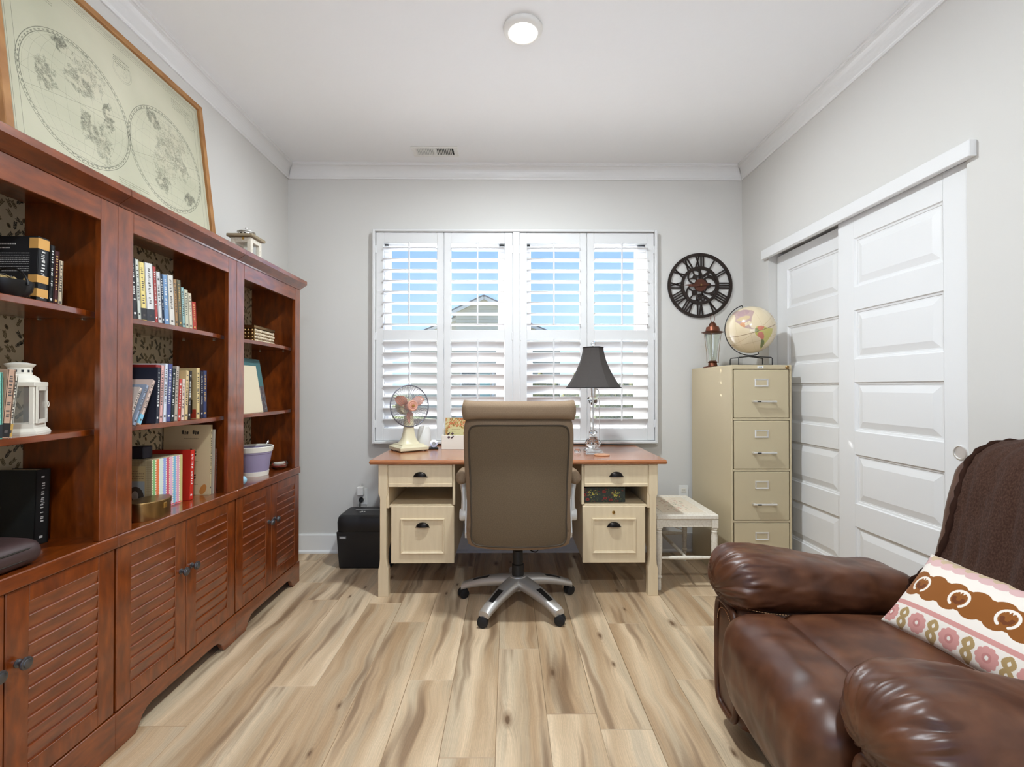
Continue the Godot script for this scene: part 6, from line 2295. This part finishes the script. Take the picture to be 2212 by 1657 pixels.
func make_stool() -> void:
	var t := thing("stool", "white distressed wooden stool with a worn floral painted seat", "stool", P(1.045, 0, 3.02))
	var hw := 0.182
	var hd := 0.255
	boxpart("seat_rail", M.shabby_white, t, Vector3(0, 0.425, hd - 0.0275), Vector3(hw * 2, 0.03, 0.055), 0.006)
	boxpart("seat_rail", M.shabby_white, t, Vector3(0, 0.425, -hd + 0.0275), Vector3(hw * 2, 0.03, 0.055), 0.006)
	for s in [-1.0, 1.0]:
		boxpart("seat_rail", M.shabby_white, t, Vector3(s * (hw - 0.0275), 0.425, 0), Vector3(0.055, 0.03, hd * 2 - 0.11), 0.006)
		boxpart("apron", M.shabby_white, t, Vector3(0, 0.388, s * (hd - 0.02)), Vector3(hw * 2 - 0.05, 0.046, 0.016), 0.002)
		boxpart("apron", M.shabby_white, t, Vector3(s * (hw - 0.016), 0.388, 0), Vector3(0.016, 0.046, hd * 2 - 0.05), 0.002)
	boxpart("seat_panel", M.shabby_white, t, Vector3(0, 0.4245, 0), Vector3(hw * 2 - 0.11, 0.026, hd * 2 - 0.11))
	var im := Image.create(160, 240, false, Image.FORMAT_RGB8)
	im.fill(C(222, 208, 186))
	rng.seed = 19
	for k in 160:
		var p := Vector2(80, 120) + Vector2(rng.randfn(0, 34), rng.randfn(0, 56))
		ell(im, p.x, p.y, rng.randf_range(2, 7), rng.randf_range(1.5, 3.5), rng.randf() * 3, [C(206, 176, 150), C(190, 180, 160), C(200, 150, 130), C(170, 166, 140), C(214, 198, 174)][k % 5])
	flat_face("painted_flowers", im, t, Vector3(-hw + 0.056, 0.4379, hd - 0.056), Vector3(hw - 0.056, 0.4379, hd - 0.056), Vector3(hw - 0.056, 0.4379, -hd + 0.056), Vector3(-hw + 0.056, 0.4379, -hd + 0.056))
	var lm := MB.new()
	lm.box(Vector3(0, 0.385, 0), Vector3(0.036, 0.05, 0.036), 0.002)
	lm.lathe([Vector2(0, 0.36), Vector2(0.014, 0.36), Vector2(0.018, 0.352), Vector2(0.014, 0.345), Vector2(0.018, 0.338), Vector2(0.015, 0.33), Vector2(0.019, 0.31), Vector2(0.018, 0.24), Vector2(0.012, 0.09), Vector2(0.011, 0.085), Vector2(0.017, 0.078), Vector2(0.017, 0.072), Vector2(0.011, 0.066), Vector2(0.012, 0.02), Vector2(0.011, 0.0), Vector2(0, 0)], 16)
	var leg := lm.mesh()
	for e in [[-1, -1], [1, -1], [1, 1], [-1, 1]]:
		put(leg, "leg", M.shabby_white, t, Vector3(e[0] * (hw - 0.02), 0, e[1] * (hd - 0.02)))
	var sb := MB.new()
	for s in [-1.0, 1.0]:
		sb = MB.new()
		var z: float = s * (hd - 0.02)
		sb.tube(PackedVector3Array([Vector3(-hw + 0.02, 0.185, z), Vector3(-hw * 0.4, 0.185, z), Vector3(0, 0.185, z), Vector3(hw * 0.4, 0.185, z), Vector3(hw - 0.02, 0.185, z)]), [0.007, 0.011, 0.012, 0.011, 0.007], 10)
		done(sb, "stretcher", M.shabby_white, t)
	sb = MB.new()
	sb.tube(PackedVector3Array([Vector3(0, 0.185, -hd + 0.02), Vector3(0, 0.185, 0), Vector3(0, 0.185, hd - 0.02)]), [0.007, 0.011, 0.007], 10)
	done(sb, "stretcher", M.shabby_white, t)
	for s in [-1.0, 1.0]:
		sb = MB.new()
		sb.tube(PackedVector3Array([Vector3(-hw + 0.02, 0.33 if s > 0 else 0.2, -hd + 0.03), Vector3(hw - 0.02, 0.2 if s > 0 else 0.33, -hd + 0.03)]), 0.003, 6)
		done(sb, "cross_brace", M.shabby_white, t)

# ---------------------------------------------------------------- recliner, throw and cushion
func rbox(v: Vector3, h: Vector3, r: float) -> Vector3:
	var p := v * h
	var i := p.clamp(-(h - Vector3(r, r, r)), h - Vector3(r, r, r))
	var o := p - i
	# keep the grid even round the edges
	var c := Vector3(signf(o.x) * tan(minf(absf(o.x) / r, 1.0) * PI / 4), signf(o.y) * tan(minf(absf(o.y) / r, 1.0) * PI / 4), signf(o.z) * tan(minf(absf(o.z) / r, 1.0) * PI / 4))
	return i + c.normalized() * r

func stitches(parent: Node, pts: PackedVector3Array) -> void:
	var b := MB.new()
	for i in range(0, pts.size() - 1):
		var a := pts[i]
		var c := pts[i + 1]
		b.tube(PackedVector3Array([a.lerp(c, 0.12), a.lerp(c, 0.72)]), 0.0011, 5)
	var o := done(b, "stitching", M.thread, parent)
	o.set_meta("kind", "stuff")

func make_recliner() -> void:
	var O := P(1.15, 0, 1.25)
	var L := func(x: float, y: float, d: float) -> Vector3: return P(x, y, d) - O
	var t := thing("recliner", "brown leather recliner armchair with padded arms", "armchair", O, -0.045)
	var wr := FastNoiseLite.new()
	wr.seed = 5
	wr.frequency = 1.0
	wr.fractal_octaves = 2
	# arms: a padded top over an upright panel
	for s in [-1.0, 1.0]:
		var dc: float = 1.25 + s * 0.365
		var b := MB.new()
		b.puff(44, func(v: Vector3) -> Vector3:
			var p := rbox(v, Vector3(0.315, 0.088, 0.125), 0.082)
			var f := clampf((0.315 - p.x) / 0.63, 0.0, 1.0)      # 1 at the front tip
			var up := maxf(v.y, 0.0)
			p.y *= 0.86 + 0.16 * smoothstep(0.25, 0.9, f)
			p.z *= 0.93 + 0.10 * smoothstep(0.3, 0.9, f)
			# the pad is fullest a hand's breadth behind the tip and sinks towards the back
			p.y += 0.030 * f - 0.02 + 0.016 * exp(-pow((f - 0.72) / 0.2, 2.0)) * up
			# gathers fanning out from the tip seam
			var ang := atan2(p.z, p.y + 0.03)
			var g := smoothstep(0.62, 0.97, f)
			var k := sin(ang * 9.0 + wr.get_noise_2d(ang * 2.0, p.x * 5.0 + s * 4.0) * 5.0) * 0.0048 * g * (1.0 - 0.6 * smoothstep(0.97, 1.0, f))
			k += wr.get_noise_3dv(p * Vector3(9, 16, 9) + Vector3(0, 0, s * 7)) * 0.005 * (1.0 - g)
			k += sin((p.x * 1.0 + p.z * 0.7 * s) * 46.0) * 0.0032 * smoothstep(0.55, 0.1, f) * smoothstep(0.0, 0.8, absf(v.z))
			var out := Vector3(p.x * 0.2, p.y, p.z).normalized()
			p += out * k
			# belly over the tip
			p.x -= 0.012 * g * (1.0 - absf(v.z))
			return L.call(1.012, 0.522, dc) + p)
		var pad := done(b, "arm_pad", M.leather, t)
		# seam where the pad meets the panel, inner side
		var pts := PackedVector3Array()
		for i in 60:
			var u := i / 59.0
			pts.append(L.call(0.727 + 0.5 * u, 0.464 - 0.012 * u + 0.012 * exp(-u * 14.0), dc - s * 0.1285 + s * 0.004 * sin(u * 9.0) + s * 0.05 * exp(-u * 12.0)))
		stitches(pad, pts)
		b = MB.new()
		b.puff(22, func(v: Vector3) -> Vector3:
			var p := rbox(v, Vector3(0.365, 0.213, 0.098), 0.055)
			p.x += 0.0 if p.x > 0 else -0.01 * (1.0 - pow(p.y / 0.213, 2.0))
			p += Vector3(0, 0, wr.get_noise_3dv(p * 7.0) * 0.004)
			return L.call(1.10, 0.253, dc) + p)
		var pn := done(b, "arm_panel", M.leather, t)
		# raised welt framing the front of the arm
		var lp := PackedVector3Array()
		for i in 40:
			var a := TAU * i / 40
			lp.append(L.call(0.735 - 0.004, 0.255 + 0.185 * signf(sin(a)) * pow(absf(sin(a)), 0.4), dc + 0.078 * signf(cos(a)) * pow(absf(cos(a)), 0.4)))
		b = MB.new()
		b.tube(lp, 0.011, 8, true)
		var wl := done(b, "front_welt", M.leather, pn)
		stitches(wl, arc(L.call(0.725, 0.36, dc), 0.06, 0.0, PI, 26, Vector3(0, 0, 1), Vector3.UP))
	# seat: deck and the deep front roll of the footrest
	var b2 := MB.new()
	b2.puff(30, func(v: Vector3) -> Vector3:
		var p := rbox(v, Vector3(0.24, 0.07, 0.262), 0.055)
		p.y += 0.018 * (1.0 - pow(p.x / 0.24, 2.0)) * (1.0 - pow(p.z / 0.262, 2.0)) * maxf(v.y, 0.0)
		p.y += wr.get_noise_3dv(p * 5.0) * 0.004
		return L.call(1.075, 0.402, 1.25) + p)
	done(b2, "seat_cushion", M.leather, t)
	b2 = MB.new()
	b2.puff(36, func(v: Vector3) -> Vector3:
		var p := rbox(v, Vector3(0.108, 0.165, 0.264), 0.085)
		p.x += 0.016 * (1.0 - pow(p.y / 0.165, 2.0)) * minf(v.x, 0.0) - 0.03 * (p.y / 0.165) * 0.0
		p.y += 0.010 * (1.0 - pow(p.z / 0.264, 2.0)) * maxf(v.y, 0.0)
		p.x += 0.035 * maxf(-p.y / 0.165, 0.0)
		p += Vector3(wr.get_noise_3dv(p * Vector3(6, 6, 12)) * 0.006, wr.get_noise_3dv(p * 8.0 + Vector3.ONE) * 0.005, 0)
		return L.call(0.772, 0.315, 1.25) + p)
	var roll := done(b2, "footrest_roll", M.leather, t)
	var sp := PackedVector3Array()
	for i in 70:
		var u := i / 69.0
		sp.append(L.call(0.703, 0.205, 0.99 + 0.52 * u))
	b2 = MB.new()
	b2.puff(20, func(v: Vector3) -> Vector3:
		var p := rbox(v, Vector3(0.07, 0.085, 0.258), 0.05)
		p.x += 0.03 * maxf(-p.y / 0.085, 0.0)
		return L.call(0.800, 0.145, 1.25) + p)
	done(b2, "footrest_panel", M.leather, t)
	b2 = MB.new()
	b2.box(L.call(1.17, 0.03, 1.25), Vector3(0.66, 0.06, 0.84), 0.01)
	b2.box(L.call(1.16, 0.19, 1.25), Vector3(0.6, 0.28, 0.54), 0.01)
	done(b2, "base", M.dark_liner, t)
	# back: leaning, padded
	var lean := Basis(Vector3(0, 0, 1), deg_to_rad(-11.0))
	b2 = MB.new()
	b2.puff(34, func(v: Vector3) -> Vector3:
		var p := rbox(v, Vector3(0.105, 0.315, 0.288), 0.085)
		p.x -= 0.03 * (1.0 - pow(p.z / 0.288, 2.0)) * maxf(-v.x, 0.0) * (0.6 + 0.4 * cos(p.y * 14.0))
		p.z *= 1.0 - 0.03 * smoothstep(0.0, 0.315, p.y)
		p.y -= 0.03 * pow(absf(p.z) / 0.288, 3.0) * maxf(v.y, 0.0)
		p += Vector3(wr.get_noise_3dv(p * 6.0) * 0.005, 0, 0)
		return L.call(1.436, 0.675, 1.25) + lean * p)
	done(b2, "backrest", M.leather, t)
	# the throw over it
	var path := [Vector2(1.632, 0.72), Vector2(1.63, 0.84), Vector2(1.608, 0.945), Vector2(1.55, 0.995), Vector2(1.47, 1.002), Vector2(1.396, 0.968), Vector2(1.350, 0.89), Vector2(1.318, 0.79), Vector2(1.290, 0.67), Vector2(1.270, 0.58), Vector2(1.257, 0.52), Vector2(1.25, 0.495)]
	var p3 := []
	for q in path:
		p3.append(Vector3(q.x, q.y, 0))
	var sm := spline(p3, 60)
	var fn := FastNoiseLite.new()
	fn.seed = 3
	fn.frequency = 1.0
	var sheetfn := func(u: float, v: float) -> Vector3:
		var k := v * 60.0
		var i := mini(int(k), 59)
		var p := sm[i].lerp(sm[i + 1], k - i)
		var tg := (sm[i + 1] - sm[i]).normalized()
		var nn := Vector3(tg.y, -tg.x, 0)
		if nn.x > 0 and v > 0.4:
			nn = -nn
		if v <= 0.4 and nn.y < 0 and v > 0.12:
			nn = -nn
		var far := 1.408 + 0.07 * exp(-pow((v - 0.86) / 0.09, 2.0)) + 0.008 * sin(v * 17.0)
		var d := lerpf(far, 1.02, u)
		var edge := pow(absf(2.0 * (lerpf(1.47, 1.02, u) - 1.02) / 0.45 - 1.0), 4.0)
		var drop := 0.03 * edge * smoothstep(0.55, 0.1, v)
		var fold := 0.006 * (sin(u * 17.0 + v * 3.5 + 5.0 * fn.get_noise_2d(u * 2.2, v * 1.6)) + 0.5 * sin(u * 31.0 - v * 4.0 + 3.0 * fn.get_noise_2d(u * 3.0 + 7.0, v * 2.0))) * smoothstep(0.3, 0.75, v) + 0.016 + 0.012 * (1.0 - smoothstep(0.3, 0.6, v))
		p += nn * (fold + 0.006 * fn.get_noise_2d(u * 9.0, v * 9.0))
		return P(p.x, p.y - drop, d) - O
	b2 = MB.new()
	b2.sheet(60, 70, sheetfn, 0.009)
	var th := thing("throw_blanket", "dark brown fleece throw draped over the recliner back", "blanket", O, -0.045)
	done(b2, "fleece", M.throw, th)
	b2 = MB.new()
	var ed := PackedVector3Array()
	for i in 71:
		ed.append(sheetfn.call(0.0, i / 70.0) + Vector3(-0.002, 0.002, 0.0))
	var radii := []
	for i in 71:
		radii.append(0.0085 + 0.0025 * sin(i * 2.1))
	b2.tube(ed, radii, 7)
	done(b2, "edge_trim", M.throw_trim, th)
	make_pillow()

func make_pillow() -> void:
	var W := 512
	var H := 272
	var im := Image.create(W, H, false, Image.FORMAT_RGB8)
	var white := C(232, 222, 210)
	var pink := C(204, 146, 138)
	var rose := C(190, 128, 122)
	var tan := C(170, 142, 96)
	var brown := C(138, 84, 38)
	im.fill(white)
	# row 0 is the lower edge of the cushion
	for k in 6:
		var cx := 20.0 + k * 100
		for i in 10:
			var a := TAU * i / 10
			ell(im, cx + cos(a) * 21, 36 + sin(a) * 22, 9, 9, 0, pink)
		ell(im, cx, 36, 22, 24, 0, pink)
		ell(im, cx, 36, 12, 13, 0, rose)
		ell(im, cx, 36, 5, 6, 0, white)
		for i in 18:
			var s := i / 17.0
			var y := 4.0 + s * 60.0
			ell(im, cx + 50 + sin(s * PI * 2.0) * 11, y, 7, 5, 0, tan)
			ell(im, cx + 50 - sin(s * PI * 2.0) * 11, y, 6, 5, 0, tan)
	im.fill_rect(Rect2i(0, 74, W, 15), pink)
	for k in 9:
		var cx := 8.0 + k * 64
		ell(im, cx, 156, 36, 36, 0, brown)
		ell(im, cx + 32, 178, 30, 24, 0, brown)
		ell(im, cx + 32, 134, 30, 24, 0, brown)
		ell(im, cx + 32, 156, 30, 40, 0, brown)
	for k in 4:
		var cx := 60.0 + k * 128
		for i in 70:
			var s := i / 69.0
			var a := lerpf(-0.5 * PI + 0.55, 1.5 * PI - 0.55, s)
			var rr := 26.0
			ell(im, cx + cos(a) * rr * -1.0, 156 - sin(a) * rr * -1.0, 4, 4, 0, white)
		for e in [-1.0, 1.0]:
			ell(im, cx + e * 9, 176, 7, 7, 0, white)
			ell(im, cx + e * 9, 172, 4, 4, 0, brown)
		for i in 5:
			var a := PI + PI * i / 4
			ell(im, cx + cos(a) * 12, 154 + sin(a) * 11, 6, 6, 0, C(110, 62, 34))
	for k in 14:
		var cx := 10.0 + k * 40
		ell(im, cx, 246, 24, 16, 0.25, C(212, 174, 170))
		ell(im, cx + 20, 262, 20, 14, 0.1, C(196, 172, 140))
	var m := mat("cushion_print", Color.WHITE, 0.9, 0.0, 0.2)
	m.albedo_texture = ImageTexture.create_from_image(im)
	m.rim_enabled = true
	m.rim = 0.3
	var Y := Vector3(0.62, 0.785, 0).normalized()
	var X := Vector3(0.10, 0, 1).normalized()
	var Z := X.cross(Y).normalized()
	var B := Basis(X, Y, Z)
	var c := P(1.184, 0.440, 1.425) + X * 0.225 + Y * 0.118 + Z * 0.076
	var t := thing("cushion", "white lumbar cushion embroidered with brown scallops and pink flowers", "cushion", c)
	t.basis = B
	var b := MB.new()
	b.puff(36, func(v: Vector3) -> Vector3:
		var px := v.x * 0.228
		var py := v.y * 0.124
		var e := (1.0 - pow(absf(v.x), 3.2)) * (1.0 - pow(absf(v.y), 2.6))
		var th := 0.006 + 0.042 * pow(maxf(e, 0.0), 0.6)
		px *= 1.0 - 0.035 * (1.0 - v.y * v.y) * absf(v.x)
		py *= 1.0 - 0.09 * (1.0 - v.x * v.x) * absf(v.y) * 0.6
		return Vector3(px, py, v.z * th))
	done(b, "cover", m, t)
	b = MB.new()
	var lp := PackedVector3Array()
	for e in [[-1, -1, 1, -1], [1, -1, 1, 1], [1, 1, -1, 1], [-1, 1, -1, -1]]:
		for i in 12:
			var u := i / 12.0
			var v := Vector2(lerpf(e[0], e[2], u), lerpf(e[1], e[3], u))
			lp.append(Vector3(v.x * 0.228 * (1.0 - 0.035 * (1.0 - v.y * v.y) * absf(v.x)), v.y * 0.124 * (1.0 - 0.054 * (1.0 - v.x * v.x) * absf(v.y)), 0))
	b.tube(lp, 0.003, 6, true)
	done(b, "piping", mat("cushion_edge", C(214, 190, 176), 0.9), t)

func _ready() -> void:
	make_materials()
	make_view()
	make_room()
	make_shutters()
	make_outdoors()
	make_fittings()
	make_bookcases()
	make_books()
	make_map()
	make_desk()
	make_chair()
	make_cabinet()
	make_globe()
	make_copper_lantern()
	make_clock()
	make_lamp()
	make_fan()
	make_desk_things()
	make_shredder()
	make_stool()
	make_recliner()
